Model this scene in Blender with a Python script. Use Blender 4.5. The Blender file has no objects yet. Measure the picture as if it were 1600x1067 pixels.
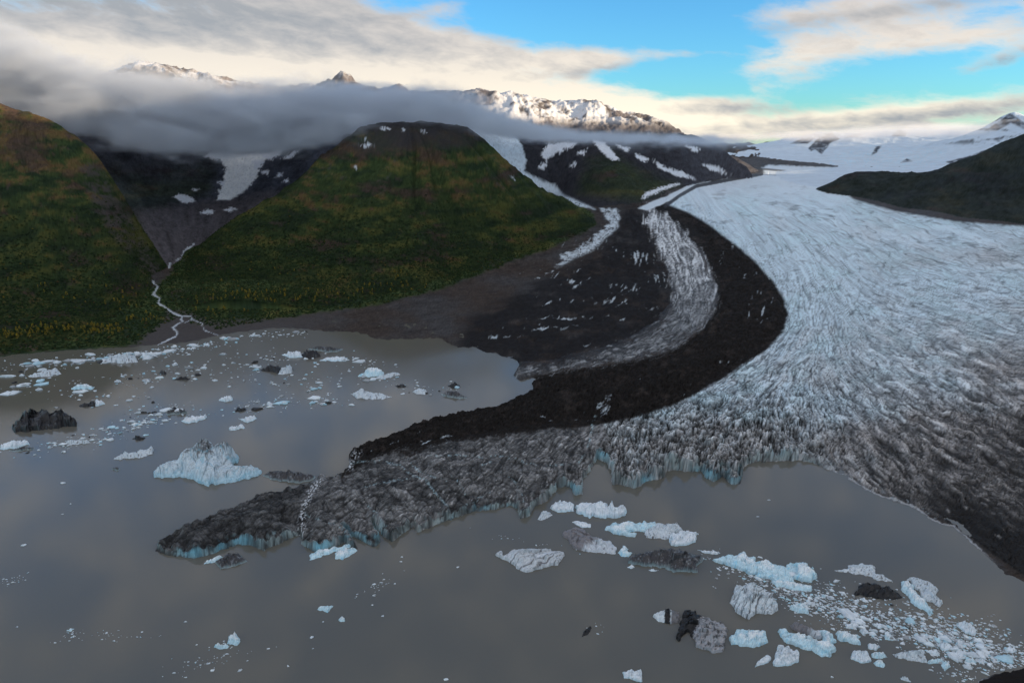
import bpy, math, random
import numpy as np
random.seed(7); np.random.seed(7)
S = bpy.context.scene
H = 300.0                      # camera height above the lake, metres
F = 1067.0                     # focal length in photo pixels (1600 wide)
PITCH = math.atan((533.5 - 215) / F)
CP, SP = math.cos(PITCH), math.sin(PITCH)
# ------------------------------------------------------------------ camera
cam = bpy.data.cameras.new('camera'); camo = bpy.data.objects.new('camera', cam)
S.collection.objects.link(camo)
cam.sensor_width = 36; cam.lens = 36 * F / 1600
cam.clip_start = 1; cam.clip_end = 60000
camo.location = (0, 0, H); camo.rotation_euler = (math.pi / 2 - PITCH, 0, 0)
S.camera = camo
# ------------------------------------------------------------------ light
SUN_EL, SUN_AZ = 7.0, 108.0    # degrees; azimuth clockwise from +Y (right, slightly behind)
sun = bpy.data.lights.new('sun', 'SUN'); suno = bpy.data.objects.new('sun', sun)
S.collection.objects.link(suno)
sun.energy = 3.3; sun.angle = math.radians(.55); sun.color = (1, .74, .46)
suno.rotation_euler = (math.radians(90 - SUN_EL), 0, math.radians(180 - SUN_AZ))
W = bpy.data.worlds.new('World'); S.world = W; W.use_nodes = True
S.view_settings.view_transform = 'Standard'; S.view_settings.look = 'None'
S.view_settings.exposure = 1.38; S.view_settings.gamma = 1
S.view_settings.use_curve_mapping = False
S.cycles.use_denoising = True
S.cycles.max_bounces = 4; S.cycles.diffuse_bounces = 2; S.cycles.volume_bounces = 1
S.cycles.caustics_reflective = False; S.cycles.caustics_refractive = False

class NT:
    """tiny helper for building node trees"""
    def __init__(s, tree): s.t = tree
    def n(s, typ, ins=None, **kw):
        nd = s.t.nodes.new(typ)
        for k, v in kw.items(): setattr(nd, k, v)
        for k, v in (ins or {}).items():
            if hasattr(v, 'is_output') or isinstance(v, bpy.types.NodeSocket): s.t.links.new(v, nd.inputs[k])
            else: nd.inputs[k].default_value = v
        return nd
    def m(s, op, a, b=0.0, c=0.0, clamp=False):
        nd = s.t.nodes.new('ShaderNodeMath'); nd.operation = op; nd.use_clamp = clamp
        for i, v in enumerate((a, b, c)):
            if isinstance(v, bpy.types.NodeSocket): s.t.links.new(v, nd.inputs[i])
            else: nd.inputs[i].default_value = v
        return nd.outputs[0]
    def mix(s, f, a, b, typ='MIX'):
        nd = s.t.nodes.new('ShaderNodeMix'); nd.data_type = 'RGBA'; nd.blend_type = typ
        for k, v in ((0, f), (6, a), (7, b)):
            if isinstance(v, bpy.types.NodeSocket): s.t.links.new(v, nd.inputs[k])
            elif k == 0: nd.inputs[k].default_value = v
            else: nd.inputs[k].default_value = (*v, 1)
        return nd.outputs[2]
    def ramp(s, f, a, b):
        nd = s.t.nodes.new('ShaderNodeMapRange'); nd.interpolation_type = 'SMOOTHSTEP'
        s.t.links.new(f, nd.inputs[0]); nd.inputs[1].default_value = a; nd.inputs[2].default_value = b
        return nd.outputs[0]

def dir_of(px, py):
    rx, ry = (px - 800) / F, (533.5 - py) / F
    v = np.array([rx, CP + ry * SP, -SP + ry * CP]); return v / np.linalg.norm(v)

def azel(px, py):
    v = dir_of(px, py); return math.degrees(math.atan2(v[0], v[1])), math.degrees(math.asin(v[2]))

# ------------------------------------------------------------------ sky with high clouds
def build_world():
    t = W.node_tree; t.nodes.clear(); N = NT(t)
    out = N.n('ShaderNodeOutputWorld'); bg = N.n('ShaderNodeBackground'); t.links.new(bg.outputs[0], out.inputs[0])
    bg.inputs[1].default_value = .13
    sky = N.n('ShaderNodeTexSky', sky_type='NISHITA', sun_disc=False, sun_elevation=math.radians(9),
              sun_rotation=math.radians(SUN_AZ), altitude=600, air_density=1.0, dust_density=.3, ozone_density=2.0)
    tc = N.n('ShaderNodeTexCoord')
    sep = N.n('ShaderNodeSeparateXYZ', {0: tc.outputs['Generated']})
    X, Y, Z = sep.outputs
    az = N.m('MULTIPLY', N.m('ARCTAN2', X, Y), 57.2958)
    el = N.m('MULTIPLY', N.m('ARCSINE', Z), 57.2958)
    # cloud-deck coordinates: stretched flat towards the horizon
    q = N.m('ADD', N.m('MAXIMUM', Z, 0), .10)
    cx = N.m('DIVIDE', X, q); cy = N.m('DIVIDE', Y, q)
    P = N.n('ShaderNodeCombineXYZ', {0: cx, 1: N.m('MULTIPLY', cy, .9), 2: 3.7}).outputs[0]
    P2 = N.n('ShaderNodeCombineXYZ', {0: N.m('MULTIPLY', az, .11), 1: N.m('MULTIPLY', N.m('ADD', el, N.m('MULTIPLY', az, .10)), .30), 2: 1.3}).outputs[0]
    n1 = N.n('ShaderNodeTexNoise', {'Vector': P, 'Scale': .75, 'Detail': 9, 'Roughness': .56, 'Distortion': .35}).outputs[0]
    n2 = N.n('ShaderNodeTexNoise', {'Vector': P2, 'Scale': 1.1, 'Detail': 9, 'Roughness': .6, 'Distortion': .5}).outputs[0]
    n3 = N.n('ShaderNodeTexNoise', {'Vector': P2, 'Scale': 3.6, 'Detail': 9, 'Roughness': .6, 'Distortion': .25}).outputs[0]
    nn = N.m('ADD', N.m('MULTIPLY', n1, .35), N.m('ADD', N.m('MULTIPLY', n2, .45), N.m('MULTIPLY', n3, .2)))
    def blobs(lst):
        acc = None
        for (px, py, sx, sy, rot, amp) in lst:
            a0, e0 = azel(px, py); r = math.radians(rot)
            da = N.m('SUBTRACT', az, a0); de = N.m('SUBTRACT', el, e0)
            u = N.m('ADD', N.m('MULTIPLY', da, math.cos(r)), N.m('MULTIPLY', de, math.sin(r)))
            v = N.m('SUBTRACT', N.m('MULTIPLY', de, math.cos(r)), N.m('MULTIPLY', da, math.sin(r)))
            u = N.m('DIVIDE', u, sx / 19.); v = N.m('DIVIDE', v, sy / 19.)
            g = N.m('MULTIPLY', N.m('EXPONENT', N.m('MULTIPLY', N.m('ADD', N.m('MULTIPLY', u, u), N.m('MULTIPLY', v, v)), -1)), amp)
            acc = g if acc is None else N.m('ADD', acc, g)
        return acc
    cover = blobs([(150, 20, 420, 70, 0, .34), (420, 25, 200, 40, 12, .14), (560, 50, 170, 30, -14, .26), (720, 62, 210, 26, -7, .28), (930, 92, 130, 20, 5, .36),
                   (200, 100, 500, 40, -3, .34), (580, 115, 120, 28, 0, .34), (700, 150, 300, 30, -8, .34), (900, 165, 180, 26, -10, .3),
                   (1010, 180, 130, 24, -8, .28), (697, 14, 45, 12, 0, .28), (1250, 20, 140, 16, 3, .26), (1230, 85, 120, 26, 15, .30), (1400, 62, 150, 14, 8, .20), (1075, 84, 60, 8, 0, .22), (1060, 126, 90, 8, 3, .2),
                   (1540, 62, 100, 20, -2, .26), (1570, 92, 60, 12, 14, .25), (1240, 125, 110, 20, 12, .2), (1090, 165, 80, 9, 0, .3), (1140, 172, 60, 10, 0, .22),
                   (1230, 192, 220, 14, 3, .26), (1500, 168, 200, 16, 6, .30), (1350, 203, 320, 14, 0, .20), (1400, 20, 250, 12, 4, .08),
                   (900, 40, 130, 34, 0, -.26), (860, 18, 240, 22, 0, -.24), (1090, 30, 60, 60, 0, -.25), (1010, 60, 140, 22, -6, -.16), (1070, 125, 90, 20, 0, -.16), (1400, 120, 140, 22, 0, -.16), (1120, 120, 100, 26, 0, -.14), (820, 40, 60, 12, 0, -.1)])
    # away from the picture the cover is simply broken cloud
    far_ = N.m('MULTIPLY', N.ramp(el, 12.5, 24), .10)
    side = N.m('MULTIPLY', N.ramp(N.m('ABSOLUTE', az), 36, 50), .10)
    dens = N.m('ADD', N.m('ADD', N.m('SUBTRACT', nn, .5), N.m('MULTIPLY', cover, .80)), N.m('ADD', far_, side))
    alpha = N.ramp(N.m('ADD', dens, N.m('MULTIPLY', N.m('SUBTRACT', n3, .5), .25)), -.01, .32)
    alpha = N.m('MULTIPLY', alpha, .97)
    # grey, sun-shaded cloud of the big sheet and the thin dark bars
    grey = blobs([(150, -5, 460, 66, -2, .95), (480, 50, 160, 22, -10, .2), (250, 100, 420, 20, -5, -.8), (800, 150, 300, 26, -6, -.5), (1130, 170, 110, 10, 0, .9), (1490, 178, 150, 12, 8, .75), (1580, 92, 50, 10, 14, .8), (1350, 207, 260, 10, 0, .7),
                  (1420, 12, 200, 10, 5, .7), (960, 108, 110, 8, 4, .5), (1260, 190, 150, 7, 3, .5)])
    shade = N.m('ADD', N.m('MULTIPLY', grey, .95), N.m('MULTIPLY', N.m('SUBTRACT', n3, .5), 1.5), clamp=True)
    warm = N.ramp(el, 0, 9)
    lit = N.mix(warm, (3.5, 3.1, 2.5), (2.35, 2.15, 1.98))
    lit = N.mix(N.ramp(el, 12.5, 19), lit, (4.6, 4.0, 3.25))
    dark = N.mix(N.ramp(el, 3, 10), (.95, 1.05, 1.2), (1.22, 1.25, 1.3))
    dark = N.mix(N.ramp(el, 12.5, 19), dark, (2.1, 2.1, 2.15))
    cc = N.mix(shade, lit, dark)
    # overhead clouds, out of view, brightened to light the valley
    over = N.ramp(el, 17, 34)
    cc = N.mix(over, cc, N.mix(N.ramp(n2, .36, .64), (1.5, 1.65, 1.85), (4.0, 3.55, 2.95)))
    bl = N.mix(1.0, sky.outputs[0], (.26, .58, .82), 'MULTIPLY')
    t.links.new(N.mix(alpha, bl, cc), bg.inputs[0])
build_world()

# ------------------------------------------------------------------ numeric helpers
f32 = np.float32
def _grad(ix, iy, fx, fy, seed):
    h = (ix.astype(np.uint32) * np.uint32(374761393)) ^ (iy.astype(np.uint32) * np.uint32(668265263)) ^ np.uint32(seed * 2246822 + 977)
    h = (h ^ (h >> np.uint32(13))) * np.uint32(1274126177); h ^= h >> np.uint32(16)
    a = (h & np.uint32(1023)).astype(f32) * f32(2 * math.pi / 1024)
    return np.cos(a) * fx + np.sin(a) * fy
def perlin(x, y, seed=0):
    x = np.asarray(x, f32); y = np.asarray(y, f32)
    x0 = np.floor(x); y0 = np.floor(y); fx = x - x0; fy = y - y0
    xi = x0.astype(np.int32); yi = y0.astype(np.int32)
    u = fx * fx * (3 - 2 * fx); v = fy * fy * (3 - 2 * fy)
    a = _grad(xi, yi, fx, fy, seed); b = _grad(xi + 1, yi, fx - 1, fy, seed)
    c = _grad(xi, yi + 1, fx, fy - 1, seed); d = _grad(xi + 1, yi + 1, fx - 1, fy - 1, seed)
    return (a + (b - a) * u + (c - a) * v + (a - b - c + d) * u * v) * 1.5
def fbm(x, y, seed=0, octv=4, rough=.5):
    s = 0; a = 1; k = 0
    for o in range(octv):
        s = s + a * perlin(x * 2 ** o, y * 2 ** o, seed + o * 17); k += a; a *= rough
    return s / k
def ridged(x, y, seed=0, octv=4, rough=.5):
    s = 0; a = 1; k = 0
    for o in range(octv):
        s = s + a * (1 - 2 * np.abs(perlin(x * 2 ** o, y * 2 ** o, seed + o * 17))); k += a; a *= rough
    return s / k
def worley(x, y, seed=0):
    """distance to nearest / second nearest feature point"""
    x0 = np.floor(x); y0 = np.floor(y); f1 = np.full(x.shape, 9., f32); f2 = f1.copy()
    for i in (-1, 0, 1):
        for j in (-1, 0, 1):
            cx, cy = x0 + i, y0 + j
            h = np.sin(cx * 127.1 + cy * 311.7 + seed) * 43758.5453; rx = h - np.floor(h)
            h = np.sin(cx * 269.5 + cy * 183.3 + seed) * 43758.5453; ry = h - np.floor(h)
            d = np.hypot(cx + rx - x, cy + ry - y)
            f2 = np.minimum(f2, np.maximum(f1, d)); f1 = np.minimum(f1, d)
    return f1, f2
def sm(x, a, b):
    t = np.clip((x - a) / (b - a), 0, 1); return t * t * (3 - 2 * t)
def lerp(a, b, t):
    return a + (b - a) * t
def col(a, b, t):
    return a + (np.asarray(b, f32) - a) * t[..., None]

def poly_sd(poly, px, py):
    """signed distance to a polygon, positive inside"""
    P = np.asarray(poly, f32); shp = px.shape; px = px.ravel().astype(f32); py = py.ravel().astype(f32)
    d = np.full(px.shape, 1e9, f32); ins = np.zeros(px.shape, bool)
    for i in range(len(P)):
        ax, ay = P[i]; bx, by = P[(i + 1) % len(P)]
        ex, ey = bx - ax, by - ay
        t = np.clip(((px - ax) * ex + (py - ay) * ey) / (ex * ex + ey * ey + 1e-9), 0, 1)
        d = np.minimum(d, (px - ax - t * ex) ** 2 + (py - ay - t * ey) ** 2)
        if ay != by:
            c = (ay > py) != (by > py)
            ins ^= c & (px < (bx - ax) * (py - ay) / (by - ay) + ax)
    return (np.sqrt(d) * np.where(ins, 1, -1)).reshape(shp)
def line_d(line, px, py, closed=False):
    P = np.asarray(line, f32); d = np.full(px.shape, 1e9, f32)
    for i in range(len(P) - 1):
        ax, ay = P[i]; ex, ey = P[i + 1] - P[i]
        t = np.clip(((px - ax) * ex + (py - ay) * ey) / (ex * ex + ey * ey + 1e-9), 0, 1)
        d = np.minimum(d, (px - ax - t * ex) ** 2 + (py - ay - t * ey) ** 2)
    return np.sqrt(d)
LX, LY = np.meshgrid(np.arange(-120, 1722, 2, dtype=f32), np.arange(80, 1112, 2, dtype=f32))
class Field:
    """a quantity tabulated over the map sheet and sampled bilinearly"""
    def __init__(s, table): s.t = table
    def __call__(s, px, py):
        u = np.clip((px + 120) / 2, 0, LX.shape[1] - 1.001); v = np.clip((py - 80) / 2, 0, LX.shape[0] - 1.001)
        i = u.astype(np.int32); j = v.astype(np.int32); u = (u - i).astype(f32); v = (v - j).astype(f32); t = s.t
        return (t[j, i] * (1 - u) + t[j, i + 1] * u) * (1 - v) + (t[j + 1, i] * (1 - u) + t[j + 1, i + 1] * u) * v
def sdf(poly): return Field(poly_sd(poly, LX, LY))

def tps_fit(q, z, lam=1e-4):
    n = len(q); r = np.hypot(q[:, None, 0] - q[None, :, 0], q[:, None, 1] - q[None, :, 1])
    K = np.where(r > 0, r * r * np.log(r + 1e-12), 0) + lam * np.eye(n)
    Pm = np.hstack([np.ones((n, 1)), q]); A = np.zeros((n + 3, n + 3)); A[:n, :n] = K; A[:n, n:] = Pm; A[n:, :n] = Pm.T
    b = np.zeros((n + 3,) + z.shape[1:]); b[:n] = z
    return q, np.linalg.solve(A, b)
def tps_eval(fit, a, l):
    q, w = fit; shp = a.shape; a = a.ravel(); l = l.ravel(); n = len(q)
    o = w[n] + (w[n + 1] * a[:, None] + w[n + 2] * l[:, None] if w.ndim > 1 else w[n + 1] * a + w[n + 2] * l)
    for i in range(n):
        r2 = (a - q[i, 0]) ** 2 + (l - q[i, 1]) ** 2
        k = .5 * r2 * np.log(r2 + 1e-18)
        o = o + (k[:, None] * w[i] if w.ndim > 1 else k * w[i])
    return o.reshape(shp + w.shape[1:])

# ------------------------------------------------------------------ geography (lengths in units of H)
def zbase(d): return np.clip(.030 * (d - 4.5), 0, .62) * sm(d, 4.2, 6.5)
def project(x, y, z):
    yc = y * CP + (1 - z) * SP; up = (z - 1) * CP + y * SP
    return 800 + F * x / yc, 533.5 - F * up / yc
def unproject(px, py, d):
    rx, ry = (px - 800) / F, (533.5 - py) / F
    t = d / (CP + ry * SP); return rx * t, d, 1 + (-SP + ry * CP) * t
def ground(px, py, z=None):
    rx, ry = (px - 800) / F, (533.5 - py) / F
    s = (-SP + ry * CP) / (CP + ry * SP); d = 5.
    if z is not None: d = (z - 1) / s
    else:
        lo, hi = 1., 60.
        for _ in range(40):
            d = (lo + hi) / 2
            if 1 + s * d > float(zbase(np.array(d))): lo = d
            else: hi = d
    return rx * d / (CP + ry * SP), d, 1 + s * d

# the row / column lattice of the ground: finer where the slopes face us
def rows():
    r = [1095.]
    while r[-1] > 242.5:
        y = r[-1]
        r.append(y - (1.25 if y > 560 else 1.2 if y > 440 else .52 if y > 330 else .27 if y > 275 else .35))
    return np.array(r)
PY0 = rows(); D0 = -1 / ((-SP + (533.5 - PY0) / F * CP) / (CP + (533.5 - PY0) / F * SP))
NC = 1060
PX0 = np.linspace(-90, 1690, NC)
gx = (PX0[None, :] - 800) / F * (D0 / (CP + (533.5 - PY0) / F * SP))[:, None]
gy = np.repeat(D0[:, None], NC, 1)
GX0 = np.repeat(PX0[None, :], len(PY0), 0).astype(f32); GY0 = np.repeat(PY0[:, None], NC, 1).astype(f32)
QA, QL = gx / gy, np.log(gy)

def mountain_height(crest, foot, extra=(), drop=.5, back=2.0):
    pts = []
    for (px, py, d) in list(crest):
        pts.append(unproject(px, py, d))
    for (px, py, d) in extra:
        pts.append(unproject(px, py, d))
    cxy = np.mean([(p[0], p[1]) for p in pts], 0)
    for (px, py, d) in crest:
        x, y, z = unproject(px, py, d); k = (y + back) / y
        pts.append((x * k, y + back, z - drop))
    for (px, py) in foot:
        x, y, z = ground(px, py); pts.append((x, y, z))
        v = np.array([x, y]) - cxy; v /= np.linalg.norm(v)
        for s_, dz in ((.35, .16), (1.0, .42)):
            x2, y2 = x + v[0] * s_ * y / 5, max(1.2, y + v[1] * s_ * y / 5)
            pts.append((x2, y2, z - dz * y / 5))
    P = np.array(pts); q = np.stack([P[:, 0] / P[:, 1], np.log(P[:, 1])], 1)
    fit = tps_fit(q, P[:, 2], 2e-4)
    st = 5; c = tps_eval(fit, QA[::st, ::st], QL[::st, ::st])
    # bilinear upsample
    ri = np.arange(QA.shape[0]) / st; ci = np.arange(QA.shape[1]) / st
    r0 = np.clip(ri.astype(int), 0, c.shape[0] - 2); c0 = np.clip(ci.astype(int), 0, c.shape[1] - 2)
    rf = (ri - r0)[:, None]; cf = (ci - c0)[None, :]
    g = lambda a, b: c[np.ix_(r0 + a, c0 + b)]
    return (g(0, 0) * (1 - cf) + g(0, 1) * cf) * (1 - rf) + (g(1, 0) * (1 - cf) + g(1, 1) * cf) * rf

footL = [(-200, 562), (-90, 560), (0, 548), (80, 536), (160, 515), (185, 497), (215, 478), (242, 452), (240, 432)]
crestL = [(-250, 150, 5.6), (-90, 160, 5.5), (0, 178, 5.4), (60, 188, 5.5), (110, 220, 5.5), (150, 252, 5.5), (180, 305, 5.4), (208, 358, 5.3), (232, 405, 5.15)]
extraL = [(-150, 400, 4.3), (20, 400, 4.3), (90, 470, 3.95), (100, 380, 4.6), (30, 280, 5.0), (180, 440, 4.35), (170, 380, 4.8), (140, 310, 5.1), (215, 420, 4.75)]
hL = mountain_height(crestL, footL, extraL, drop=.5, back=1.2)
footC = [(262, 440), (285, 408), (300, 392), (272, 470), (300, 500), (340, 508), (400, 500), (480, 487), (540, 480), (600, 470), (650, 458), (700, 443), (740, 428), (800, 404), (860, 383), (905, 364), (935, 347)]
crestC = [(330, 372, 5.9), (400, 331, 6.0), (440, 306, 6.1), (480, 274, 6.2), (520, 243, 6.4), (555, 214, 6.5), (585, 194, 6.5), (640, 188, 6.6), (700, 197, 6.7), (738, 209, 6.7), (755, 228, 6.75), (772, 247, 6.8), (820, 285, 7.0), (860, 308, 7.15), (900, 330, 7.3)]
extraC = [(450, 400, 5.1), (600, 370, 5.2), (600, 290, 5.75), (750, 360, 5.9), (500, 330, 5.6), (700, 290, 6.1), (400, 450, 4.7), (560, 430, 4.75)]
hC = mountain_height(crestC, footC, extraC, drop=.55, back=1.4)
ptsB = [(255, 425, 5.2), (285, 400, 5.75), (262, 380, 5.7), (240, 345, 6.2), (222, 300, 6.9), (310, 375, 6.3), (335, 345, 6.9), (300, 330, 7.2), (350, 322, 7.6), (400, 322, 7.2), (290, 306, 7.8),
        (180, 250, 8.0), (250, 240, 9.2), (330, 236, 10.2), (380, 236, 10.8), (440, 230, 10.4), (500, 235, 9.3), (540, 220, 9.3), (375, 275, 9.1), (440, 290, 8.0), (250, 300, 7.9), (150, 200, 8.5), (60, 190, 9), (-50, 150, 9.5),
        (-100, 125, 12.5), (0, 120, 12.5), (100, 122, 12.5), (180, 118, 13), (215, 102, 13), (235, 104, 13), (270, 112, 13), (330, 124, 13), (400, 146, 13), (500, 142, 13), (525, 128, 13), (538, 108, 13), (552, 132, 13), (595, 152, 13), (625, 134, 13), (640, 150, 13),
        (670, 172, 13.2), (720, 176, 14), (790, 150, 15), (830, 157, 15.5), (870, 174, 15.5), (900, 176, 15.7), (932, 161, 16), (958, 177, 16), (1000, 183, 16), (1040, 194, 16), (1062, 209, 16.3),
        (1100, 240, 16.5), (1160, 262, 16), (1230, 262, 18), (1300, 262, 20), (950, 245, 13.8), (1060, 245, 14.5), (850, 240, 13.5), (760, 225, 12), (700, 240, 10.5), (600, 230, 10)]
P = np.array([unproject(*p) for p in ptsB] + [(a * 20, 20, .3) for a in np.linspace(-.8, .25, 8)] + [(-.3, 8, -1.), (.6, 8, -1.), (.9, 10, -1), (1.2, 7, -1.5), (3.0, 11, -1), (5, 12, -1), (-2, 4, -.5), (5, 6, -1)])
fitB = tps_fit(np.stack([P[:, 0] / P[:, 1], np.log(P[:, 1])], 1), P[:, 2], 5e-5)
def coarse(fit, st=5):
    c = tps_eval(fit, QA[::st, ::st], QL[::st, ::st])
    ri = np.arange(QA.shape[0]) / st; ci = np.arange(QA.shape[1]) / st
    r0 = np.clip(ri.astype(int), 0, c.shape[0] - 2); c0 = np.clip(ci.astype(int), 0, c.shape[1] - 2)
    rf = (ri - r0)[:, None]; cf = (ci - c0)[None, :]
    if c.ndim == 3: rf = rf[..., None]; cf = cf[..., None]
    g = lambda a, b: c[np.ix_(r0 + a, c0 + b)]
    return (g(0, 0) * (1 - cf) + g(0, 1) * cf) * (1 - rf) + (g(1, 0) * (1 - cf) + g(1, 1) * cf) * rf
hB = coarse(fitB)
footD = [(800, 268), (835, 292), (870, 305), (905, 320), (940, 327), (1000, 320), (1050, 302), (1090, 289), (1130, 281), (1190, 271)]
crestD = [(720, 200, 10.5), (760, 214, 10.8), (820, 226, 11), (870, 222, 11.3), (930, 214, 11.8), (1000, 220, 12.3), (1080, 226, 12.8), (1130, 235, 13), (1165, 252, 13)]
hD = mountain_height(crestD, footD, [(900, 270, 10.1), (1000, 270, 10.8), (1085, 262, 12.0)], drop=.12, back=1.6)
footR = [(1303, 291), (1335, 311), (1400, 328), (1500, 345), (1600, 356), (1700, 362), (1850, 370)]
crestR = [(1303, 284, 11), (1330, 273, 10.9), (1380, 268, 10.7), (1440, 273, 10.2), (1490, 260, 10), (1540, 240, 10), (1600, 213, 9.8), (1700, 175, 9.6), (1850, 130, 9)]
hR = mountain_height(crestR, footR, [(1500, 305, 8.9), (1650, 290, 8.4)], drop=.45, back=1.6)
ptsS = [(1090, 246, 20), (1130, 240, 22), (1170, 233, 26), (1205, 224, 27), (1235, 217, 27), (1262, 208, 27), (1290, 205, 27), (1320, 211, 27), (1360, 208, 26), (1400, 203, 26), (1440, 210, 25), (1480, 212, 24), (1530, 222, 20), (1545, 203, 19), (1580, 180, 18.5), (1620, 190, 18.5), (1700, 175, 18),
        (1280, 264, 14.8), (1400, 266, 14.2), (1470, 263, 13.8), (1520, 255, 13), (1600, 250, 12), (1290, 240, 18.5), (1400, 238, 18), (1480, 236, 17), (1560, 225, 16), (1210, 262, 17), (1180, 250, 19), (1100, 260, 17), (1220, 278, 13), (1350, 285, 11.5), (1450, 290, 11),
        (1600, 270, 10.5), (1000, 262, 18)]
P = np.array([unproject(*p) for p in ptsS] + [(a * 38, 38, .35) for a in np.linspace(-.1, .8, 6)] + [(1.0, 9, -.3), (3., 8, -.3), (5, 7, -.5), (0, 12, -.3), (-3, 20, -.2), (2, 5, -.6), (1.5, 3, -1), (-4, 10, -1)])
fitS = tps_fit(np.stack([P[:, 0] / P[:, 1], np.log(P[:, 1])], 1), P[:, 2], 5e-5)
hS = coarse(fitS)

# ---------------------------------------------------------------- shoreline
LAKE = [(-400, 566), (0, 558), (60, 551), (130, 546), (220, 541), (300, 534), (340, 524), (380, 518), (440, 512), (520, 518), (560, 519), (575, 524), (582, 529), (600, 531), (640, 530),
        (690, 528), (697, 537), (720, 543), (745, 544), (760, 551), (775, 552), (785, 558), (805, 562), (812, 570), (806, 580), (803, 588), (812, 594), (830, 592), (842, 591), (832, 598), (832, 612), (815, 618),
        (800, 624), (775, 636), (760, 637), (700, 650), (690, 655), (650, 663), (625, 675), (600, 684), (570, 694), (550, 704), (545, 716), (547, 728), (537, 742), (528, 748), (505, 748), (490, 757), (462, 765), (430, 770), (400, 780), (370, 792), (340, 802),
        (310, 818), (280, 832), (245, 852), (243, 862), (262, 867), (300, 872), (328, 867), (350, 858), (372, 850), (392, 852), (412, 860), (430, 852), (452, 842), (470, 834), (471, 850), (490, 862), (520, 855), (538, 848), (547, 853), (560, 858),
        (552, 842), (534, 828), (552, 838), (575, 850), (584, 855), (596, 845), (590, 830), (582, 820), (600, 838), (612, 847), (634, 830), (647, 823), (650, 832), (672, 824), (690, 816), (715, 808), (735, 800), (765, 797), (800, 790), (808, 795), (812, 810), (828, 806),
        (836, 790), (850, 786), (862, 776), (872, 762), (890, 760), (898, 774), (910, 772), (912, 748), (925, 732), (934, 716), (948, 724), (955, 738), (957, 756), (984, 760), (992, 764), (1010, 752), (1036, 748), (1040, 736), (1062, 734), (1080, 738), (1096, 736), (1104, 748), (1118, 752),
        (1128, 744), (1142, 757), (1158, 756), (1162, 728), (1180, 722), (1200, 721), (1250, 719), (1272, 724), (1290, 732), (1315, 742), (1340, 758), (1375, 776), (1390, 780), (1430, 795), (1460, 816), (1490, 824), (1515, 846), (1545, 872), (1570, 895), (1600, 908), (2000, 1010),
        (2000, 1300), (-400, 1300)]
sdLake = poly_sd(LAKE, LX, LY)
CORNER = [(1500, 1110), (1530, 1062), (1555, 1052), (1600, 1044), (2000, 1000), (2000, 1300), (1500, 1300)]
sdLake = np.minimum(sdLake, -poly_sd(CORNER, LX, LY))
fLake = Field(sdLake)
jx = perlin(GX0 / 9, GY0 / 6, 91) * 2.2 + perlin(GX0 / 3.4, GY0 / 3, 92) * 1.2
jy = perlin(GX0 / 9, GY0 / 6, 93) * 1.6 + perlin(GX0 / 3.4, GY0 / 3, 94) * .8
lake = fLake(GX0 + jx, GY0 + jy)
lakeS = fLake(GX0, GY0)

M1 = [(1012, 322), (1030, 316), (1050, 322), (1078, 334), (1112, 354), (1142, 378), (1178, 405), (1206, 438), (1226, 468), (1231, 492), (1224, 518), (1198, 546), (1160, 572), (1110, 602), (1060, 630), (1000, 650), (955, 660), (915, 668), (860, 674), (800, 682), (740, 692),
      (690, 702), (650, 712), (610, 716), (575, 730), (552, 745), (530, 752), (530, 690), (600, 670), (640, 655), (700, 640), (760, 622), (800, 610), (838, 588), (870, 582), (940, 572), (1000, 562), (1045, 550), (1085, 524), (1112, 498), (1122, 470), (1118, 440), (1105, 405), (1085, 378), (1055, 350), (1035, 336)]
S1 = [(995, 324), (1010, 318), (1035, 336), (1055, 350), (1085, 378), (1105, 405), (1118, 440), (1122, 470), (1112, 498), (1085, 524), (1045, 550), (1000, 562), (940, 572), (870, 582), (838, 588), (800, 600), (800, 568), (850, 570), (890, 562), (935, 553), (980, 535), (1025, 508), (1048, 476), (1046, 440), (1030, 405), (1018, 370), (1008, 345)]
DK = [(985, 322), (1008, 340), (1018, 370), (1030, 405), (1046, 440), (1048, 476), (1025, 508), (980, 535), (935, 553), (890, 562), (850, 570), (800, 575), (720, 548), (740, 500), (800, 470), (850, 445), (900, 420), (950, 385), (975, 350)]
S2 = [(935, 326), (966, 326), (973, 342), (962, 362), (935, 384), (905, 402), (872, 418), (880, 398), (915, 380), (940, 362), (950, 345)]
GL = [(1040, 322), (1060, 305), (1090, 290), (1140, 278), (1195, 270), (1190, 262), (1200, 258), (1300, 262), (1470, 262), (1460, 280), (1380, 272), (1320, 278), (1300, 288), (1335, 312), (1400, 330), (1500, 347), (1800, 365), (1800, 1000), (1600, 900), (1490, 822), (1310, 742), (1180, 720), (1150, 760), (950, 765), (925, 720), (880, 770), (800, 800), (560, 720), (610, 716), (690, 702), (800, 682), (915, 668), (1000, 650), (1110, 602), (1198, 546), (1231, 492), (1206, 438), (1142, 378), (1078, 334)]
TG = [(225, 845), (300, 800), (480, 740), (530, 742), (560, 726), (610, 716), (690, 702), (800, 682), (870, 674), (940, 668), (950, 700), (930, 720), (915, 780), (800, 830), (600, 880), (300, 890)]
ARM = [(995, 326), (1015, 316), (1045, 304), (1075, 290), (1110, 283), (1112, 287), (1080, 298), (1050, 312), (1030, 322), (1010, 330)]
HANG = [(736, 200), (800, 200), (815, 228), (822, 250), (818, 268), (842, 280), (868, 290), (880, 305), (915, 320), (930, 327), (905, 322), (870, 305), (835, 292), (800, 272), (772, 246), (745, 212)]
CIRQ = [(325, 215), (470, 215), (440, 232), (412, 252), (405, 262), (400, 278), (385, 298), (360, 311), (338, 312), (345, 292), (352, 270), (348, 250), (335, 240)]
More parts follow.
